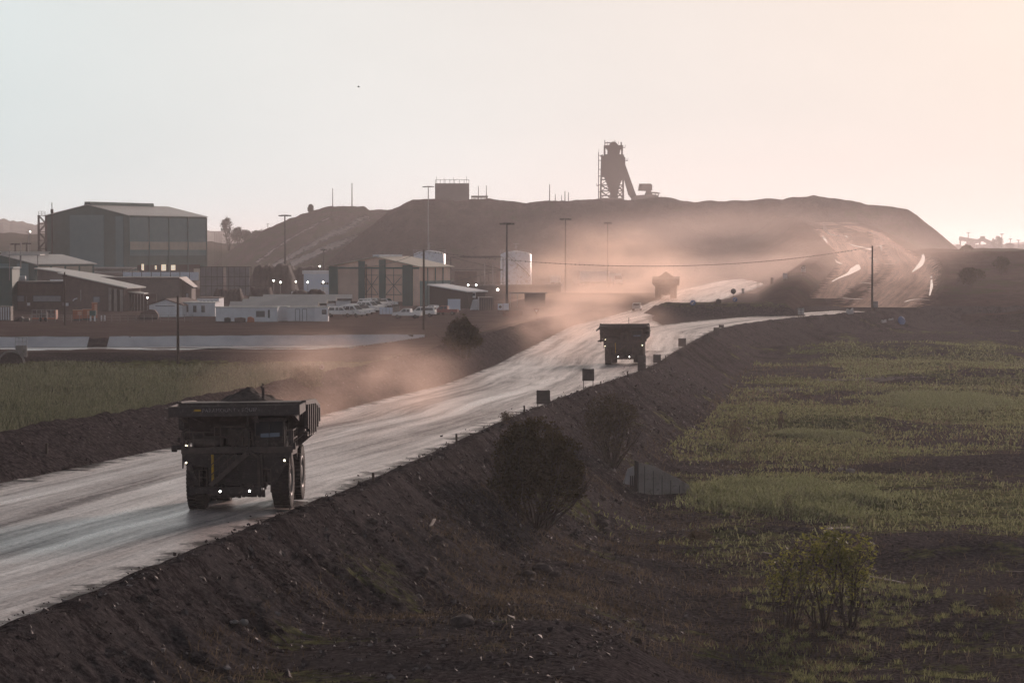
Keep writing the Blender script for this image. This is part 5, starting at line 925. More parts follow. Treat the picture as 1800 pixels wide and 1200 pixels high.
disc(1198, 627, 621, 7, 'dark disc sign sunk in the bank under the square board at the bend')
disc(1218, 546, 538, 5, 'blue disc with white arrow on the flat mound', M_BLUE, mark='arrow')
disc(1263, 542, 531.5, 5, 'dark disc seen from behind on the right end of the mound')
disc(1289, 534, 512, 4.8, 'dark disc on the tallest post above a small blue sign')
disc(1292, 540, 531.5, 4, 'small blue disc with white arrow below the tall dark disc', M_BLUE, mark='arrow')
disc(566, 671, 645, 5, 'pale ringed disc on a thin post on the left berm', mat('pink_disc', (.22, .16, .15), rough=.7), mark='ring')
disc(803, 583, 558, 3.2, 'dark little disc on a post by the yard gate'); disc(813, 583, 561, 2.6, 'smaller dark disc right of its twin by the yard gate')
c = hit(943, 561); s = F / c.y; t = empty('yield_sign', c, 0, 'downward triangle sign on a post beside the dusty left berm', 'sign'); MB().bar((0, .06, -.3), (0, .06, 15 / s), .07).build('post', M_SIGN, t); a_, z_ = 5 / s, 17.5 / s
d = MB().prism([(-a_, z_), (a_, z_), (0, z_ - 9 / s)], 1, -.02, .02).build('triangle', mat('dull_red_sign', (.16, .06, .055), rough=.6), t); MB().prism([(-a_ * .6, z_ - 1.6 / s), (a_ * .6, z_ - 1.6 / s), (0, z_ - 6.6 / s)], 1, -.03, -.022).build('centre', M_SIGNW, d)
for i, (px, yb, yt, lean, lb) in enumerate([(656, 848, 832, 0, 'short stake on the bank edge nearest the first truck'), (803, 781, 764, -.05, 'short stake on the bank edge below the dark bush row'), (923, 727, 713, -.12, 'leaning stake left of the nearest sign board'), (1056, 678, 670, 0, 'small stake right of the second sign board'), (1105, 663, 652, -.25, 'tilted stake left of the stacked boards'),
                                      (1170, 637, 626, 0, 'thin stake right of the small dark board'), (1244, 596, 588, 0, 'tiny stake above the brownish leaning board'), (82, 798, 780, 0, 'square stake on the face of the left berm'), (694, 672, 660, 0, 'thin stake on the left berm past the ringed disc'), (1160, 551, 540, 0, 'small stake at the left end of the mound'), (1196, 549, 538, .05, 'thin stake on the mound left of the blue disc'), (1331, 507, 494, 0, 'left post of the pair far along the road'), (1334, 507, 495, 0, 'right post of the pair far along the road')]):
    c = hit(px, yb); h = (yb - yt) / F * c.y; w = .13 if i < 6 or i == 7 else .11; o = MB().bar((0, 0, -.3), (lean * h, 0, h), w).build('marker_stake', M_POLE, None, c); tag(o, lb, 'stake', 'marker stakes on the road banks')
# the blue disc thrown on the ground, pale scraps at the foot of the ramp
c = hit(1585, 571); r = 8 / F * c.y; o = MB().lathe([(.001, -.04), (r * .7, -.1), (r, .0), (r, .06), (.001, .1)], (0, 0, 0), 1, 26).build('discarded_disc', M_BLUE, None, c + Vector((0, 0, r * .9)), R(25)); o.rotation_euler = (R(-18), R(15), R(25)); tag(o, 'big pale blue disc leaning on the ground below the ramp', 'disc')
for px, py, w_, h_, lb in ((1493, 553, 1.5, 1.2, 'white crumpled sheet on the berm left of the tall ramp pole'), (1553, 568, 1.0, .7, 'pale scrap lying left of the blue disc'), (1566, 565, .9, .4, 'flat pale scrap between the scrap and the blue disc')):
    c = hit(px, py); o = MB().prism([(-w_ / 2, 0), (-w_ * .3, h_ * .9), (w_ * .1, h_ * .6), (w_ * .45, h_), (w_ / 2, .1)], 1, -.3, .3).build('scrap_sheet', M_SIGNW, None, c, .3); tag(o, lb, 'scrap')
# poles
def pole(px, yb, yt, label, w=.24, cross=0, Y=None, name='utility_pole', cat='pole', group='wooden poles carrying the wire'):
    c = hit(px, yb) if Y is None else stand(px, Y); h = CAMZ + ray(px, yt)[1] * c.y - c.z; t = empty(name, c, 0, label, cat, group)
    MB().tube([(0, 0, -.4), (0, 0, h)], [w * .6, w * .38], 8).build('shaft', M_POLE, t)
    if cross: MB().b2(-cross, cross, -.08, .08, h - .7, h - .5).build('crossarm', M_POLE, t)
    return t, c, h
P1 = pole(745, 580, 439, 'tall dark pole in front of the carport holding the long wire', .36)
P2 = pole(1533, 546, 432, 'tall dark pole at the foot of the muddy ramp', .40)
pole(313, 640, 520, 'bare wooden pole leaning against the sky over the pond bank', .34); pole(114, 572, 478, 'dark pole in front of the brick office with sloping roof', .30, .4)
# wire with its markers
A, B_ = P1[1] + Vector((0, 0, P1[2] - .2)), P2[1] + Vector((0, 0, P2[2] - .2))
def wpt(t, sag): p = A.lerp(B_, t); p.z -= sag * 4 * t * (1 - t); return p
sag = 3.0; t = empty('overhead_wire', (0, 0, 0), 0, 'long sagging overhead wire dotted with small markers, crossing the road', 'wire'); MB().tube([wpt(q, sag) for q in np.linspace(0, 1, 60)], .032, 5).build('cable', M_TRIM, t)
mk = None
for i in range(98):
    p = wpt(.02 + .93 * i / 97 + .004 * random.random(), sag)
    if mk is None: mk = MB().lathe([(.001, -.12), (.06, -.08), (.075, 0), (.045, .09), (.001, .15)], (0, 0, 0), 2, 6).build('wire_marker', M_TRIM, t, p)
    else: o = mk.copy(); COL.objects.link(o); o.parent = t; o.location = p
e = pt(590, 467, 560); o = MB().tube([A + (e - A) * q - Vector((0, 0, 1.2 * 4 * q * (1 - q))) for q in np.linspace(0, 1, 16)], .04, 5).build('overhead_wire', M_TRIM); tag(o, 'short overhead wire running from the tall pole over the workshop roof', 'wire')
# light masts
def light_mast(px, Y, yt, label, w=.3, head=1.5, z0=None, m=None, lit=False):
    c = stand(px, Y); c.z = c.z if z0 is None else z0; h = CAMZ + ray(px, yt)[1] * Y - c.z; t = empty('light_mast', c, 0, label, 'light mast', 'tall floodlight masts'); MB().tube([(0, 0, -.5), (0, 0, h - .3)], [w * .7, w * .35], 8).build('shaft', m or M_LATT, t)
    b = MB().lathe([(head * .5, h - .6), (head * .62, h - .45), (head * .62, h - .3), (head * .5, h - .25)], (0, 0, 0), 2, 16); b.bar((-head * .55, 0, h - .45), (head * .55, 0, h - .45), .15); b.bar((0, -head * .55, h - .45), (0, head * .55, h - .45), .15); b.build('ring', m or M_LATT, t)
    for k in range(6): a = math.pi * k / 3 + .2; MB().box((head * .8 * math.cos(a), head * .8 * math.sin(a), h - .5), (.55, .4, .35), rz=a).build('floodlight', m or M_LATT, t)
    return t
light_mast(891, 556, 389, 'floodlight mast standing left of the tall white tank', .42); light_mast(994, 720, 382, 'floodlight mast in the dust before the hill centre', .36); light_mast(1068, 760, 389, 'thinner floodlight mast fading into the dust right of its neighbour', .28, 1.0)
light_mast(501, 800, 376, 'floodlight mast before the grassy hill tracks', .50, 1.9); light_mast(569, 800, 436, 'short lamp mast left of the workshop roof', .5, .8); light_mast(753, 1030, 326, 'pale lamp mast on the hill left of the plant block', .45, 2.3, m=M_GALV)
light_mast(27, 760, 426, 'short dark lamp mast at far left behind the low hall', .5, 1.2); light_mast(47, 780, 425, 'short dark lamp mast second from the left behind the low hall', .5, 1.2); light_mast(51, 900, 405, 'thin pale lamp mast left of the stair tower', .35, .8, m=M_GALV)
for px, Y, yt, w, lb in ((585, 1400, 331, .4, 'left thin mast on the grassy hill top'), (619, 1400, 322, .5, 'taller thin mast on the grassy hill top'), (841, 1130, 327, .3, 'left antenna by the slatted barrier'), (855, 1130, 326, .3, 'right antenna by the slatted barrier'), (966, 1100, 324, .35, 'lone thin mast on the hill between block and headgear'), (976, 1105, 341, .3, 'short left post of the frames on the hill top'), (987, 1105, 343, .25, 'short middle post of the frames on the hill top'), (993, 1105, 336, .35, 'taller post of the right frame on the hill top'), (999, 1105, 338, .3, 'right post of the frames on the hill top')):
    pole(px, 0, yt, lb, w, Y=Y, name='mast', cat='mast', group='thin masts on the hill tops')
for i in range(4): px = 378 + i * 3.6; pole(px, 0, 408 + (i % 2) * 2, ('first', 'second', 'third', 'fourth')[i] + ' of four close bare poles right of the great hall', .16, Y=1000, name='pole', group='close bare poles by the great hall')
for i, (px, Y, yt) in enumerate(((418, 1500, 398), (441, 1500, 408), (460, 1550, 402), (471, 1500, 392))): pole(px, 0, yt, ('far pole left of the hill foot trees', 'short far pole over the hill foot trees', 'thin far pole rising from the hill flank', 'tall far pole on the hill flank')[i], .3, .8, Y=Y, name='pole', group='far line poles')
# lit lamps of the yard
for i, (px, py, Y, r) in enumerate(((520, 495, 700, .16), (493, 496, 690, .2), (541, 496, 692, .2), (568, 496, 692, .2), (481, 493, 690, .2), (486, 469, 800, .22), (875, 509, 700, .28), (956, 510, 760, .28), (823, 501, 640, .18), (837, 501, 640, .18), (562, 468, 760, .18), (259, 523, 560, .14), (53, 407, 899, .2))):
    c = pt(px, py, Y); gz = 0.; t = empty('yard_lamp', (c.x, c.y, gz), 0, ('small white lamp just left of the switch room', 'white lamp over the low pale wall', 'white lamp on the left half of the switch room', 'white lamp on the right half of the switch room', 'warm lamp left of the row by the stockpile', 'high lamp over the dark stockpile', 'bright lamp at the foot of the tall tank', 'bright lamp in the dust right of the tall tank', 'left warm lamp above the carport end', 'right warm lamp above the carport end', 'high lamp left of the workshop gable', 'small lamp on the long store wall', 'white lamp far left on the thin pale mast')[i], 'lamp', 'lit yard lamps')
    MB().bar((0, .15, 0), (0, .15, c.z), .1).build('post', M_GALV, t); MB().lathe([(.001, -r), (r * .7, -r * .7), (r, 0), (r * .7, r * .7), (.001, r)], (0, 0, c.z), 2, 12).build('bulb', M_SITE, t)
# culvert wing wall below the bank
t = empty('culvert', hit(1128, 866), R(14), 'concrete culvert wing wall at the foot of the bank, reeds in front', 'culvert'); s = F / t.location.y
MB().prism([(-.3, -1.0), (-.3, 2.35), (1.0, 2.05), (3.8, .55), (4.0, -1.0)], 1, 0, .45).build('wing_wall', M_CONC, t); [MB().b2(.2 + i * .7, .24 + i * .7, -.03, -.003, -.6, 2.05 - i * .38).build('joint', M_LATT, t) for i in range(5)]
MB().prism([(-.42, -1), (-.42, 2.45), (-.3, 2.45), (-.3, -1)], 1, -.15, .5).build('head_wall', M_LATT, t); MB().prism([(-1.3, .7), (-.9, 1.8), (-.45, 2.0), (-.45, .5)], 1, .5, .8).build('broken_lip', M_SIGNW, t); [MB().bar((-.8 + i * .14, .4, 0), (-.76 + i * .14, .4, 1.3), .07).build('reinforcing_bar', M_LATT, t) for i in range(3)]
# pipe outlet at the pond
t = empty('pond_outlet', hit(20, 641), 0, 'arched pale pipe outlet with railing beside the pond at far left', 'outlet'); MB().tube([(1.6 * math.cos(a), 0, 1.5 * math.sin(a)) for a in np.linspace(0, math.pi, 16)], .14, 8).build('arch', M_CONC, t); MB().prism([(1.5 * math.cos(a), 1.4 * math.sin(a)) for a in np.linspace(0, math.pi, 16)], 1, .1, .3).build('mouth', M_STEEL, t); MB().b2(.4, 1.8, .6, .9, .8, 2.2).build('grille', M_CONC, t); b = MB(); rails(b, [.4, .85, 1.3, 1.8], .6, 2.2, 3.2, .06); b.build('guard_rail', M_GALV, t)
# far works in the haze at the right, birds
M_HZ = mat('far_works', (.12, .12, .125), rough=.9)
def fp(px, py, Y): return pt(px, py, Y)
Yf = 2300.; o0 = fp(1722, 440, Y=Yf) if False else pt(1722, 440, Yf); t = empty('far_conveyor', (o0.x, Yf, 0), 0, 'hazy far processing plant with crossing conveyors right of the hill', 'plant'); q = lambda px, py: ((px - 1722) / F * Yf, 0, CAMZ + (440 - py) / F * Yf)
b = MB(); b.bar(q(1686, 419), q(1716, 424), 2.2, 3.2); b.bar(q(1697, 432), q(1728, 420), 2, 3.0); b.bar(q(1728, 421), q(1752, 432), 2, 3); b.build('conveyor', M_HZ, t)
b = MB(); [b.bar(q(px, 440), q(px, py), 1.2) for px, py in ((1688, 420), (1700, 424), (1712, 426), (1722, 424), (1735, 424), (1745, 430))]; b.build('leg', M_HZ, t); MB().prism([(q(1680, 440)[0], 8), (q(1684, 428)[0], 17), (q(1697, 434)[0], 14), (q(1700, 440)[0], 8)], 1, 0, 8).build('hopper', M_HZ, t); MB().box(q(1727, 419), (3.5, 3, 3.5)).build('head_house', M_HZ, t); MB().b2(q(1718, 0)[0], q(1758, 0)[0], 1, 20, 0, q(0, 430)[2]).build('shed', M_HZ, t)
for px, Y, yt, lb in ((1702, 2200, 409, 'hazy lamp mast above the far plant'), (1761, 2200, 411, 'hazy lamp mast right of the far tree'), (1776, 2300, 420, 'thin hazy post, first right of the lamp masts'), (1790, 2300, 422, 'thin hazy post nearest the right edge')): 
    c = pt(px, 440, Y); h = CAMZ + (440 - yt) / F * Y; t = empty('light_mast', (c.x, Y, 0), 0, lb, 'light mast', 'hazy masts right of the hill'); MB().tube([(0, 0, 0), (0, 0, h)], [.5, .3], 6).build('shaft', M_HZ, t); MB().b2(-1.4, 1.4, -.3, .3, h - .4, h + .2).build('head', M_HZ, t)
p = pt(630, 153, 700); b = MB(); b.prism([(-.35, -.05), (-.1, .12), (.25, .1), (.4, 0), (.1, -.12)], 1, -.1, .1); b.add([(-.1, 0, .1), (.2, 0, .08), (.1, -.7, .25), (-.05, -.7, .3)], [(0, 1, 2, 3)]); b.add([(-.1, 0, .1), (.2, 0, .08), (.1, .7, .3), (-.05, .7, .25)], [(0, 1, 2, 3)]); tag(b.build('bird', M_TRIM, None, p), 'single small bird flying high in the pale sky', 'bird')
# ---------------------------------------------------------------- plants
M_LEAFD = mat('dark_leaf', (.026, .022, .013), (.085, .066, .030), 6, .6, 0, trans=.25); M_LEAFO = mat('olive_leaf', (.07, .085, .022), (.30, .29, .075), 6, .55, .2, trans=.55); M_LEAFG = mat('far_leaf', (.030, .042, .024), (.05, .06, .03), 1, .7, .2, trans=.2)
M_BARK = mat('bark', (.045, .035, .03), (.075, .06, .05), 6, .95, .2); M_REED = mat('reed_blade', (.09, .11, .050), (.31, .33, .175), 5, .6, 0, trans=.5, coord='Object'); M_REEDL = mat('marsh_reed', (.055, .070, .044), (.22, .23, .15), 3, .65, 0, trans=.4); M_DRY = mat('dry_grass', (.060, .046, .031), (.19, .15, .105), .3, .8, 0, trans=.4); M_TUFT = mat('grass_tuft', (.075, .092, .040), (.30, .305, .155), 4, .6, 0, trans=.5)
def leafcloud(P, size, rng, flat=.0):
    n = len(P); a = rng.normal(size=(n, 3)); a[:, 2] *= .6; a /= np.linalg.norm(a, axis=1)[:, None]; b = np.cross(a, rng.normal(size=(n, 3))); b /= np.linalg.norm(b, axis=1)[:, None]; s = (size * rng.uniform(.55, 1.35, n))[:, None]
    V = np.stack([P - a * s, P + b * s * .45, P + a * s, P - b * s * .45], 1).reshape(-1, 3); return V, np.arange(4 * n).reshape(-1, 4)
def bush(name, loc, h, rx, label, cat, seed, nstem=9, nleaf=9000, lsize=.09, leafm=None, shape='round', group=None, base=.0, spread=.5, clump=.30, ry=None, low=.12):
    rng = np.random.default_rng(seed); t = empty(name, loc, 0, label, cat, group); b = MB(); tips = []; ry = ry or rx
    def env(u2):
        if shape == 'round': return math.sqrt(max(0, 1 - min(1.3, max(-1.3, (u2 - .5) / .56)) ** 2)) if u2 > .5 else .72 + .28 * min(1, max(0, u2) / .3)
        if shape == 'cone': return min(1, max(0, (1.06 - u2) * 1.25)) ** .75
        return min(1, max(0, .35 + u2 * .9)) * min(1, max(0, (1.12 - u2) * 5))
    def inside(p): return math.hypot(p.x / rx, p.y / ry) < env(p.z / h) * 1.02 and p.z < h * 1.02
    def branch(p, d, L, r, lev):
        pts = [p]; n = 5 if lev < 2 else 3
        for i in range(n):
            d = (d + Vector(rng.normal(size=3)) * (.13 if lev < 2 else .22) + Vector((0, 0, .05))).normalized(); p = p + d * L / n; pts.append(p)
            if i and not inside(p): break
            if lev < 3 and i >= (1 if lev or h < 7 else 2) and rng.random() < (.85 if lev < 2 else .6):
                s = Vector(rng.normal(size=3)); s.z = abs(s.z) * .5; branch(p, (d * .8 + s.normalized() * .75).normalized(), L * rng.uniform(.42, .62), r * .5, lev + 1)
            if lev >= 1 or p.z > .18 * h: tips.append(p)
        b.tube(pts, [r * (1 - .75 * i / n) for i in range(len(pts))], 5 if lev < 2 else 3, False); tips.append(p)
    for i in range(nstem):
        a = 2 * math.pi * (i + .5 * rng.random()) / nstem; q = spread * rng.uniform(.25, 1.0); branch(Vector((math.cos(a) * base * rng.random(), math.sin(a) * base * rng.random(), -.15)), Vector((math.cos(a) * q, math.sin(a) * q, 1)).normalized(), h * rng.uniform(.6, .92), .05 * h / 4, 0)
    T = np.array([tuple(p) for p in tips])
    b.build('trunk', M_BARK, t)
    # leaves in clumps on the twigs, kept inside an uneven outline
    k = rng.integers(0, len(T), nleaf); P = T[k] + rng.normal(size=(nleaf, 3)) * clump * rng.uniform(.2, 1.1, (nleaf, 1))
    u = P / np.array([rx, ry, h]); th = np.arctan2(u[:, 1], u[:, 0]); lump = .84 + .50 * fbm(th * 1.9 + seed, u[:, 2] * 5, seed, 4)
    rad = np.array([env(q) for q in u[:, 2]])
    keep = (np.hypot(u[:, 0], u[:, 1]) < rad * lump) & (u[:, 2] > low) & (u[:, 2] < 1.05); P = P[keep]
    V, Q = leafcloud(P, lsize, rng); o = npmesh('crown', V, Q, leafm or M_LEAFD, t, smooth=False); return t
c = hit(944, 925); bush('bush', c, 6.2, 3.15, 'big dense brown green bush on the bank, nearest bush to the road', 'bush', 11, 22, 36000, .095, base=.9, spread=1.2, clump=.36)
c = hit(1076, 822); bush('bush', c, 5.7, 2.7, 'upright bush behind the big one, just above the culvert wall', 'bush', 12, 18, 11000, .075, base=.45, spread=.85, clump=.34)
c = hit(1443, 1105)
for i, (dx, h, rx, ns, nl, lb) in enumerate(((-1.7, 3.9, 1.5, 13, 1000, 'sparse leafy stems at the left of the olive bush group'), (.1, 5.0, 1.7, 9, 1500, 'tallest olive green shrub in the middle of the lower right group'), (1.5, 4.7, 1.7, 9, 1800, 'olive green shrub at the right of the lower right group'))): p = c + Vector((dx, .2 * i - .2, 0)); p.z = float(G(np.array([p.x]), np.array([p.y]))[0]); bush('shrub', p, h, rx, lb, 'shrub', 21 + i, ns, nl, .115, M_LEAFO, 'vase', 'olive shrubs in the lower right', .5, .42, .20, low=.05)
c = hit(812, 628); bush('tree', c, 4.9, 3.0, 'dark spiky topped tree beside the left berm', 'tree', 31, 16, 12000, .16, M_LEAFD, 'cone', None, .9, .9, .34, low=.0)
c = hit(530, 686); bush('bush', c + Vector((0, 4, -.6)), 2.3, 2.6, 'dust covered pale bush behind the first truck', 'bush', 32, 9, 3500, .11, M_REEDL, 'round', None, .3, .8, .3, low=.05)
for i, (px, py, h, rx, nl, lb, m) in enumerate(((1292, 782, 2.6, 1.7, 1500, 'thin reddish bush at the foot of the bank', M_DRY), (1372, 755, 1.9, .55, 600, 'small upright bush on the green basin edge', M_DRY), (1315, 850, 2.7, .7, 350, 'nearly bare twiggy shrub behind the reed patch', M_DRY), (1762, 1085, 1.3, 1.9, 900, 'low bare thicket near the right edge', M_DRY), (1385, 915, 2.0, .4, 160, 'single thin stalk clump in front of the reed patch', M_DRY), (1705, 505, 4.2, 4.2, 2500, 'dark round bush on the slope right of the ramp', M_LEAFD), (1760, 482, 4.2, 2.4, 1500, 'narrow dark bush high on the slope at the right edge', M_LEAFD), (890, 745, .9, .8, 500, 'small weed on the bank lip left of the leaning stake', M_DRY), (1230, 960, 1.0, 1.4, 1200, 'low reddish weed mound on the basin floor', M_DRY))):
    c = hit(px, py); bush('shrub', c, h, rx, lb, 'shrub', 41 + i, 8, nl, .07 if c.y < 400 else .3, m, 'round', None, .2 * rx, .6, .16 * h, low=.03)
# far trees
for i, (px, Y, yt, yb, rx, lb) in enumerate(((402, 1500, 385, 440, 6.5, 'tall round topped tree right of the great hall'), (418, 1510, 402, 440, 5, 'shorter tree leaning on the tall one'), (432, 1480, 405, 436, 4, 'small dark tree at the hill foot'), (452, 1440, 406, 425, 5, 'low tree cluster on the hill flank'), (546, 1400, 360, 376, 1.6, 'lone tiny tree on the hill skyline'), (1752, 2250, 416, 445, 7, 'hazy pointed tree beside the far plant'), (1775, 2250, 428, 446, 6, 'low hazy tree right of the pointed one'), (340, 1500, 400, 440, 6, 'tree top behind the great hall'), (1700, 860, 432, 447, 2.0, 'tiny tree on the right skyline slope'))):
    a, bz = ray(px, yt); x = a * Y; zt = CAMZ + bz * Y; z0 = CAMZ + ray(px, yb)[1] * Y; bush('tree', (x, Y, z0), zt - z0, rx, lb, 'tree', 61 + i, 7, 2600, .5, M_LEAFG, 'round', 'far trees', .5, .45, 1.0, low=.1)
# ---------------------------------------------------------------- reeds, grass and weeds
def blades(name, P, h, w, m, rng, lean=.25, kind='stuff'):
    n = len(P); a = rng.uniform(0, 6.28, n); d = np.stack([np.cos(a), np.sin(a), 0 * a], -1) * (w * rng.uniform(.6, 1.3, n))[:, None] * .5
    l = rng.normal(size=(n, 2)) * lean * h[:, None]; mid = P + np.c_[l * .35, h * .6]; top = P + np.c_[l, h]
    V = np.stack([P - d, P + d, mid + d * .8, mid - d * .8, top], 1).reshape(-1, 3); i = 5 * np.arange(n)[:, None]
    Q = np.concatenate([i + np.array([[0, 1, 2, 3]]), i + np.array([[3, 2, 4, 4]])]); Q = Q[:n].tolist() if False else Q
    T = np.concatenate([i + np.array([[0, 1, 2]]), i + np.array([[0, 2, 3]]), i + np.array([[3, 2, 4]])]); return tag(npmesh(name, V, T, m, smooth=False, k=3), kind=kind)
def field(n, x0, x1, y0, y1, dens, seed):
    rng = np.random.default_rng(seed); x = rng.uniform(x0, x1, n * 3); y = rng.uniform(y0, y1, n * 3); k = rng.random(n * 3) < dens(x, y); x, y = x[k][:n], y[k][:n]; g, dR, dL, sR, pd, isl = ground_full(x, y); return np.c_[x, y, g], dR, dL, pd, rng
def gz(px, py): c = hit(px, py); return c.x, c.y
# bright reed patch before the culvert
def patch(px, py, rpx, y0, y1, seed):
    c = hit(px, py); a, e = hit(px, y0).y, hit(px, y1).y; rx = rpx / F * c.y; return lambda x, y: np.clip(1.5 * (1 - ((x - c.x - .04 * (y - c.y)) / rx) ** 2 - ((y - (a + e) / 2) / (abs(a - e) / 2)) ** 2) + 1.1 * fbm(x / 2.6, y / 5, seed, 4), 0, 1), (c.x - rx * 1.3, c.x + rx * 1.3, min(a, e) - 4, max(a, e) + 6)
d_, bx = patch(1400, 882, 235, 918, 846, 5); P, dR, dL, pd, rng = field(20000, *bx, d_, 81); k = dR > 6; P = P[k]
blades('reed_bed', P, rng.uniform(.2, 1.0, len(P)) * (.35 + .75 * d_(P[:, 0], P[:, 1])) * (1 + .4 * fbm(P[:, 0] / 2, P[:, 1] / 3, 6)), .09 + 0 * P[:, 0], M_REED, rng, .4)
d_, bx = patch(1660, 710, 130, 724, 697, 6); P, dR, dL, pd, rng = field(13000, *bx, d_, 82); blades('reed_bed', P, rng.uniform(.4, 1.2, len(P)) * (.35 + .7 * d_(P[:, 0], P[:, 1])), .09 + 0 * P[:, 0], M_REED, rng, .35)
d_, bx = patch(1440, 768, 90, 776, 760, 7); P, dR, dL, pd, rng = field(5000, *bx, d_, 87); blades('reed_bed', P, rng.uniform(.2, .6, len(P)), .08 + 0 * P[:, 0], M_REED, rng, .4)
# marsh on the left
P, dR, dL, pd, rng = field(90000, -95, 2, 165, 348, lambda x, y: (x < np.interp(y, LED[:, 1], LED[:, 0]) - 7) * (abs(x / y) < .2) * np.clip(.55 + .9 * fbm(x / 9, y / 16, 11, 3), .05, 1), 83)
k = dL > 7.2; P = P[k]; blades('marsh_grass', P, rng.uniform(.6, 1.3, len(P)) * (1.1 + .7 * fbm(P[:, 0] / 9, P[:, 1] / 16, 11, 3)) * np.interp(P[:, 1], [170, 260, 300, 348], [.7, 1.2, 1.0, .5]), np.interp(P[:, 1], [170, 340], [.06, .11]), M_REEDL, rng)
# short green growth over the basin
def vden(x, y):
    n1 = fbm(x / 14, y / 30, 201, 4); n2 = fbm(x / 4, y / 5, 203, 3); v = .38 + .9 * n1 + .35 * n2 + .45 * fbm(x / 40, y / 7, 241, 3) + .25 * sst(y, 170, 240) - .55 * sst(-x, -14, -6) * (1 - sst(y, 200, 230)) - .6 * sst(y, 400, 540)
    v = v + .6 * np.exp(-((x - 45) / 25) ** 2 - ((y - 330) / 14) ** 2) + .5 * np.exp(-((x - 33) / 8) ** 2 - ((y - 147) / 9) ** 2); return np.clip((v - .3) * 1.6, 0, 1) * (abs(x / y) < .2)
P, dR, dL, pd, rng = field(120000, 5, 95, 118, 480, lambda x, y: vden(x, y) * np.clip(200 / y, .2, 1) ** 1.2, 84); k = dR > 8; P = P[k]
blades('short_grass', P, rng.uniform(.10, .34, len(P)) * np.interp(P[:, 1], [120, 400], [1, 1.6]), np.interp(P[:, 1], [120, 400], [.05, .18]), M_TUFT, rng, .5)
P, dR, dL, pd, rng = field(34000, 3, 80, 116, 440, lambda x, y: (abs(x / y) < .2) * np.clip(170 / y, .15, 1) * np.clip(.45 + fbm(x / 8, y / 14, 251, 3), .08, 1), 88); k = dR > 7; P = P[k]; blades('dry_grass', P, rng.uniform(.1, .5, len(P)) * np.interp(P[:, 1], [120, 400], [1, 1.5]), np.interp(P[:, 1], [120, 400], [.03, .10]), M_DRY, rng, .6)
# tufts in the near right corner
rng = np.random.default_rng(85); cx = rng.uniform(12, 27, 420); cy = rng.uniform(122, 160, 420); kk = fbm(cx / 5, cy / 7, 12, 3) > -.05; cx, cy = cx[kk], cy[kk]; m = 26
x = np.repeat(cx, m) + rng.normal(size=len(cx) * m) * .13; y = np.repeat(cy, m) + rng.normal(size=len(cx) * m) * .13; P = np.c_[x, y, G(x, y)]; blades('grass_tufts', P, rng.uniform(.12, .36, len(P)), .035 + 0 * x, M_TUFT, rng, .55)
# dry weeds along the foot of the bank and on the near mound
def wden(x, y): return np.clip(.25 + 1.2 * fbm(x / 5, y / 9, 301, 3) + .9 * np.exp(-((x + 1) / 5) ** 2 - ((y - 140) / 12) ** 2), 0, 1) * (abs(x / y) < .2)
P, dR, dL, pd, rng = field(80000, -14, 30, 92, 330, lambda x, y: wden(x, y) * np.clip(160 / y, .2, 1), 86); k = (dR > 3.2) & (dR < 26); P = P[k]
blades('dry_weeds', P, rng.uniform(.08, .36, len(P)), .03 + 0 * P[:, 0], M_DRY, rng, .8)
# ---------------------------------------------------------------- loose stone on the banks
M_STONE = mat('bank_stone', (.028, .021, .022), (.10, .077, .076), .8, .7, .2, c3=(.36, .32, .31), s3=1.7)
M_BOULD_ = mat('basin_stone', (.018, .014, .0145), (.085, .066, .065), .8, .9, 0)
OCT = np.array([(1, 0, 0), (-1, 0, 0), (0, 1, 0), (0, -1, 0), (0, 0, 1), (0, 0, -1)], float); OF = np.array([(0, 2, 4), (2, 1, 4), (1, 3, 4), (3, 0, 4), (2, 0, 5), (1, 2, 5), (3, 1, 5), (0, 3, 5)])
def rubble(name, P, s, m, rng, flat=.5):
    n = len(P); q = rng.normal(size=(n, 3, 3)); q, _ = np.linalg.qr(q); sc = s[:, None] * rng.uniform(.5, 1.5, (n, 3)); sc[:, 2] *= flat
    V = OCT[None] * (1 + .35 * rng.uniform(-1, 1, (n, 6, 1))); V = np.einsum('nvk,nkj->nvj', V * sc[:, None], q) + P[:, None]; T = (6 * np.arange(n)[:, None, None] + OF[None]).reshape(-1, 3); return tag(npmesh(name, V.reshape(-1, 3), T, m, smooth=False, k=3), kind='stuff')
P, dR, dL, pd, rng = field(60000, -26, 34, 84, 360, lambda x, y: (abs(x / y) < .2) * np.clip(130 / y, .1, 1) ** 1.3, 91); k = (dR > .1) & (dR < 17); P = P[k]; s = .028 + .05 * rng.random(len(P)) ** 3 + .14 * rng.random(len(P)) ** 10; s *= np.interp(P[:, 1], [90, 300], [1, 1.8]); rubble('bank_rubble', P, s, M_STONE, rng, .45)
P, dR, dL, pd, rng = field(14000, -40, 4, 125, 300, lambda x, y: (abs(x / y) < .2) * 1., 92); k = (dL > -.3) & (dL < 8); P = P[k]; rubble('berm_rubble', P, .03 + .08 * rng.random(len(P)) ** 3, M_STONE, rng, .6)
P, dR, dL, pd, rng = field(7000, -8, 34, 108, 300, lambda x, y: (abs(x / y) < .2) * 1., 93); k = dR > 9; P = P[k]; rubble('basin_rubble', P, (.04 + .12 * rng.random(len(P)) ** 5), M_BOULD_, rng, .6)
P, dR, dL, pd, rng = field(16000, -30, 24, 84, 330, lambda x, y: (abs(x / y) < .2) * np.clip(130 / y, .1, 1), 94); k = (dR > -2.2) & (dR < .5) & (rng.random(len(P)) < np.exp(-np.abs(dR) / .7)); P = P[k]; P[:, 2] += .13; rubble('road_gravel', P, .025 + .07 * rng.random(len(P)) ** 3, M_STONE, rng, .6)
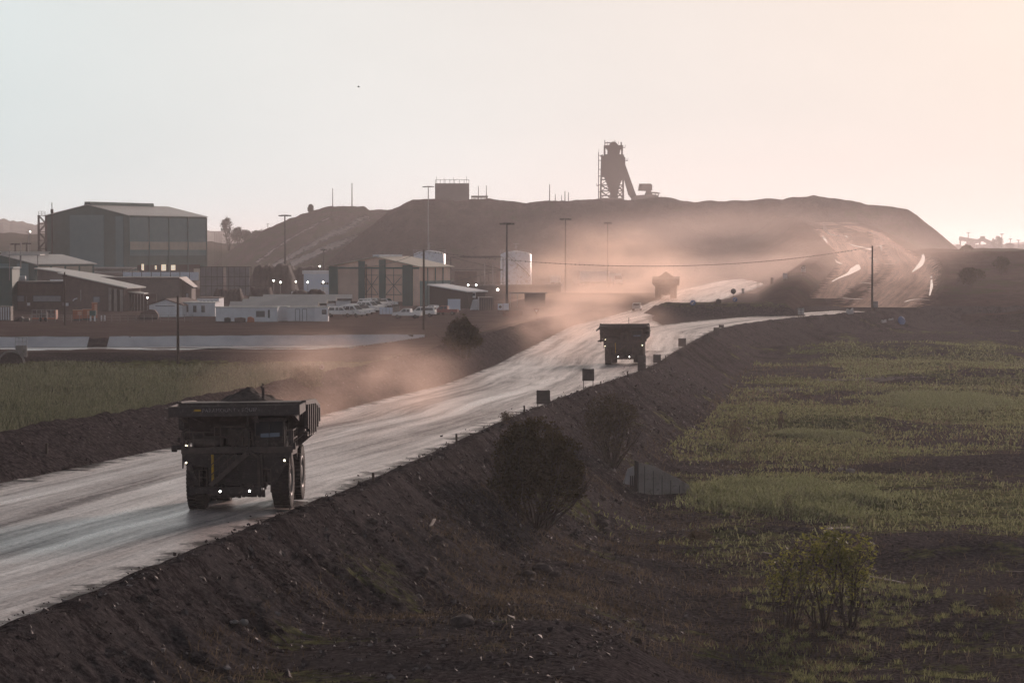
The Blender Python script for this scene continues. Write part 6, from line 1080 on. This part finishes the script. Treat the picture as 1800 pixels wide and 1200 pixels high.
# boulders and planks one by one
M_BOULD = mat('boulder', (.055, .043, .041), (.11, .088, .082), 1.5, .9, .2, bump=.08); M_PALEB = mat('pale_boulder', (.24, .23, .22), (.17, .155, .15), 2, .85, .3, bump=.05); M_PLANK = mat('weathered_plank', (.26, .23, .20), (.17, .145, .13), 3, .8, .3)
def boulder(px, py, r_, label, m=None, seed=0, sx=1.3, sz=.75):
    c = hit(px, py); r = r_ / F * c.y; bm = bmesh.new(); bmesh.ops.create_icosphere(bm, subdivisions=3, radius=r)
    for v in bm.verts: d = v.co.normalized(); k = 1 + .30 * float(fbm(d.x * 1.5 + seed, d.y * 1.5 + d.z * 1.7, seed, 3)); v.co = Vector((d.x * sx, d.y, d.z * sz)) * r * k
    me = bpy.data.meshes.new('boulder'); bm.to_mesh(me); bm.free(); me.materials.append(m or M_BOULD); o = bpy.data.objects.new('boulder', me); COL.objects.link(o); o.location = c + Vector((0, 0, r * sz * .35)); o.rotation_euler = (0, .15, seed); tag(o, label, 'boulder', 'boulders on the bank and basin floor')
for i, a in enumerate(((252, 1055, 9, 'dark round boulder just under the road lip near the lower left'), (428, 1097, 9, 'pale blue grey stone on the bank below the first truck', M_PALEB), (413, 1095, 5, 'smaller pale stone touching the blue grey one', M_PALEB), (812, 1098, 17, 'broad low boulder in the dry grass at the bottom centre'), (935, 1025, 8, 'upright squared block in the dry grass'), (953, 1003, 14, 'largest rock of the heap below the big bush'), (930, 1012, 10, 'left rock of the heap below the big bush'), (975, 1013, 11, 'right rock of the heap below the big bush'), (768, 950, 9, 'brown rock half way up the bank'), (656, 920, 7, 'dark rock high on the bank below the near stake'), (745, 1005, 8, 'sunken rock at the toe of the bank'), (1058, 925, 10, 'rounded rock right of the big bush'), (1068, 940, 8, 'rock just below the rounded one right of the big bush'), (1060, 878, 6, 'small rock between the two bushes'), (943, 1085, 5, 'little dark rock in front of the squared block'), (1240, 912, 6, 'flat grey rock at the near edge of the reed patch'), (1286, 912, 5, 'second flat rock at the near edge of the reed patch'), (1495, 830, 7, 'pale flat rock on the bare patch in mid basin', M_PALEB), (1478, 826, 4, 'little pale rock beside the flat one in mid basin', M_PALEB), (1320, 940, 8, 'dark rock on the low hump before the reeds'), (455, 1128, 4, 'tan stone low on the bank', M_PALEB))): boulder(*a, seed=i + 1)
def plank(p0, p1, w_, label, m=None, name='plank', lift=.06):
    a, b_ = hit(*p0), hit(*p1); w = w_ / F * a.y; o = MB().bar(a + Vector((0, 0, lift)), b_ + Vector((0, 0, lift)), w, w * .5).build(name, m or M_PLANK); tag(o, label, 'plank', 'pale planks lying on the ground')
for a in (((1530, 1015), (1590, 1026), 4, 'long pale log lying right of the olive shrubs'), ((757, 928), (764, 915), 5, 'short pale board stuck in the bank'), ((1016, 912), (1040, 925), 4, 'pale plank on the bank right of the big bush'), ((1768, 1005), (1799, 1007), 2.5, 'thin pale plank at the right edge'), ((1342, 972), (1356, 976), 3, 'short pale plank left of the olive shrubs'), ((1455, 932), (1492, 928), 6, 'weathered timber baulk behind the olive shrubs'), ((1030, 955), (1048, 960), 3, 'short plank below the rounded rocks'), ((1000, 965), (1005, 967), 5, 'pale chip of wood below the big bush'), ((1700, 1065), (1716, 1068), 2, 'thin stick by the bare thicket'), ((475, 1105), (503, 1133), 3, 'dark stick lying down the bank near the pale stones', M_BARK), ((1160, 851), (1190, 862), 4, 'old beam on the bank left of the culvert toe')): plank(*a)
# ---------------------------------------------------------------- the air
def vol(name, dens, col, aniso):
    m = bpy.data.materials.new(name); m.use_nodes = True; n = m.node_tree.nodes; n.remove(n['Principled BSDF']); v = n.new('ShaderNodeVolumePrincipled')
    v.inputs['Color'].default_value = (*col, 1); v.inputs['Density'].default_value = dens; v.inputs['Anisotropy'].default_value = aniso; m.node_tree.links.new(v.outputs[0], n['Material Output'].inputs['Volume']); return m, v
hm, _ = vol('haze_air', .00012, (.95, .92, .95), .52)
hb = MB().b2(-4500, 4500, -40, 9000, -12, 62).build('haze', hm); tag(hb, kind='stuff'); hb.display_type = 'WIRE'

def dust(name, c, r, dens, col, seed, aniso=.55, nscale=2.4):
    m, v = vol(name + '_air', dens, col, aniso); n = m.node_tree.nodes; L = m.node_tree.links.new
    tc = n.new('ShaderNodeTexCoord'); ln = n.new('ShaderNodeVectorMath'); ln.operation = 'LENGTH'; L(tc.outputs['Object'], ln.inputs[0])
    a = n.new('ShaderNodeMapRange'); a.inputs[1].default_value = 1; a.inputs[2].default_value = .15; L(ln.outputs['Value'], a.inputs[0]); a.interpolation_type = 'SMOOTHSTEP'
    q = n.new('ShaderNodeTexNoise'); q.inputs['Scale'].default_value = nscale; q.inputs['Detail'].default_value = 4; mp = n.new('ShaderNodeMapping'); mp.inputs['Location'].default_value = (seed, seed * .7, 0); L(tc.outputs['Object'], mp.inputs[0]); L(mp.outputs[0], q.inputs['Vector'])
    b = n.new('ShaderNodeMapRange'); b.inputs[1].default_value = .38; b.inputs[2].default_value = .64; L(q.outputs['Fac'], b.inputs[0])
    u = n.new('ShaderNodeMath'); u.operation = 'MULTIPLY'; L(a.outputs[0], u.inputs[0]); L(b.outputs[0], u.inputs[1]); w = n.new('ShaderNodeMath'); w.operation = 'MULTIPLY'; w.inputs[1].default_value = dens; L(u.outputs[0], w.inputs[0]); L(w.outputs[0], v.inputs['Density'])
    bm = bmesh.new(); bmesh.ops.create_icosphere(bm, subdivisions=3, radius=1.02); me = bpy.data.meshes.new(name); bm.to_mesh(me); bm.free(); me.materials.append(m); o = bpy.data.objects.new(name, me); COL.objects.link(o); o.location = c; o.scale = r; return tag(o, kind='stuff')
dust('dust_cloud', (22, 650, 3), (30, 130, 18), .014, (.97, .73, .60), 3)
dust('dust_cloud', (-13, 225, 1), (13, 60, 6.5), .015, (.97, .74, .63), 8)
dust('dust_cloud', (10, 430, 0), (17, 110, 8), .013, (.97, .74, .63), 5)
dust('dust_cloud', (110, 1000, 10), (270, 430, 60), .0008, (.96, .86, .84), 11, .6, 1.2)
dust('dust_cloud', (62, 740, 6), (85, 180, 22), .0052, (.96, .78, .70), 14)
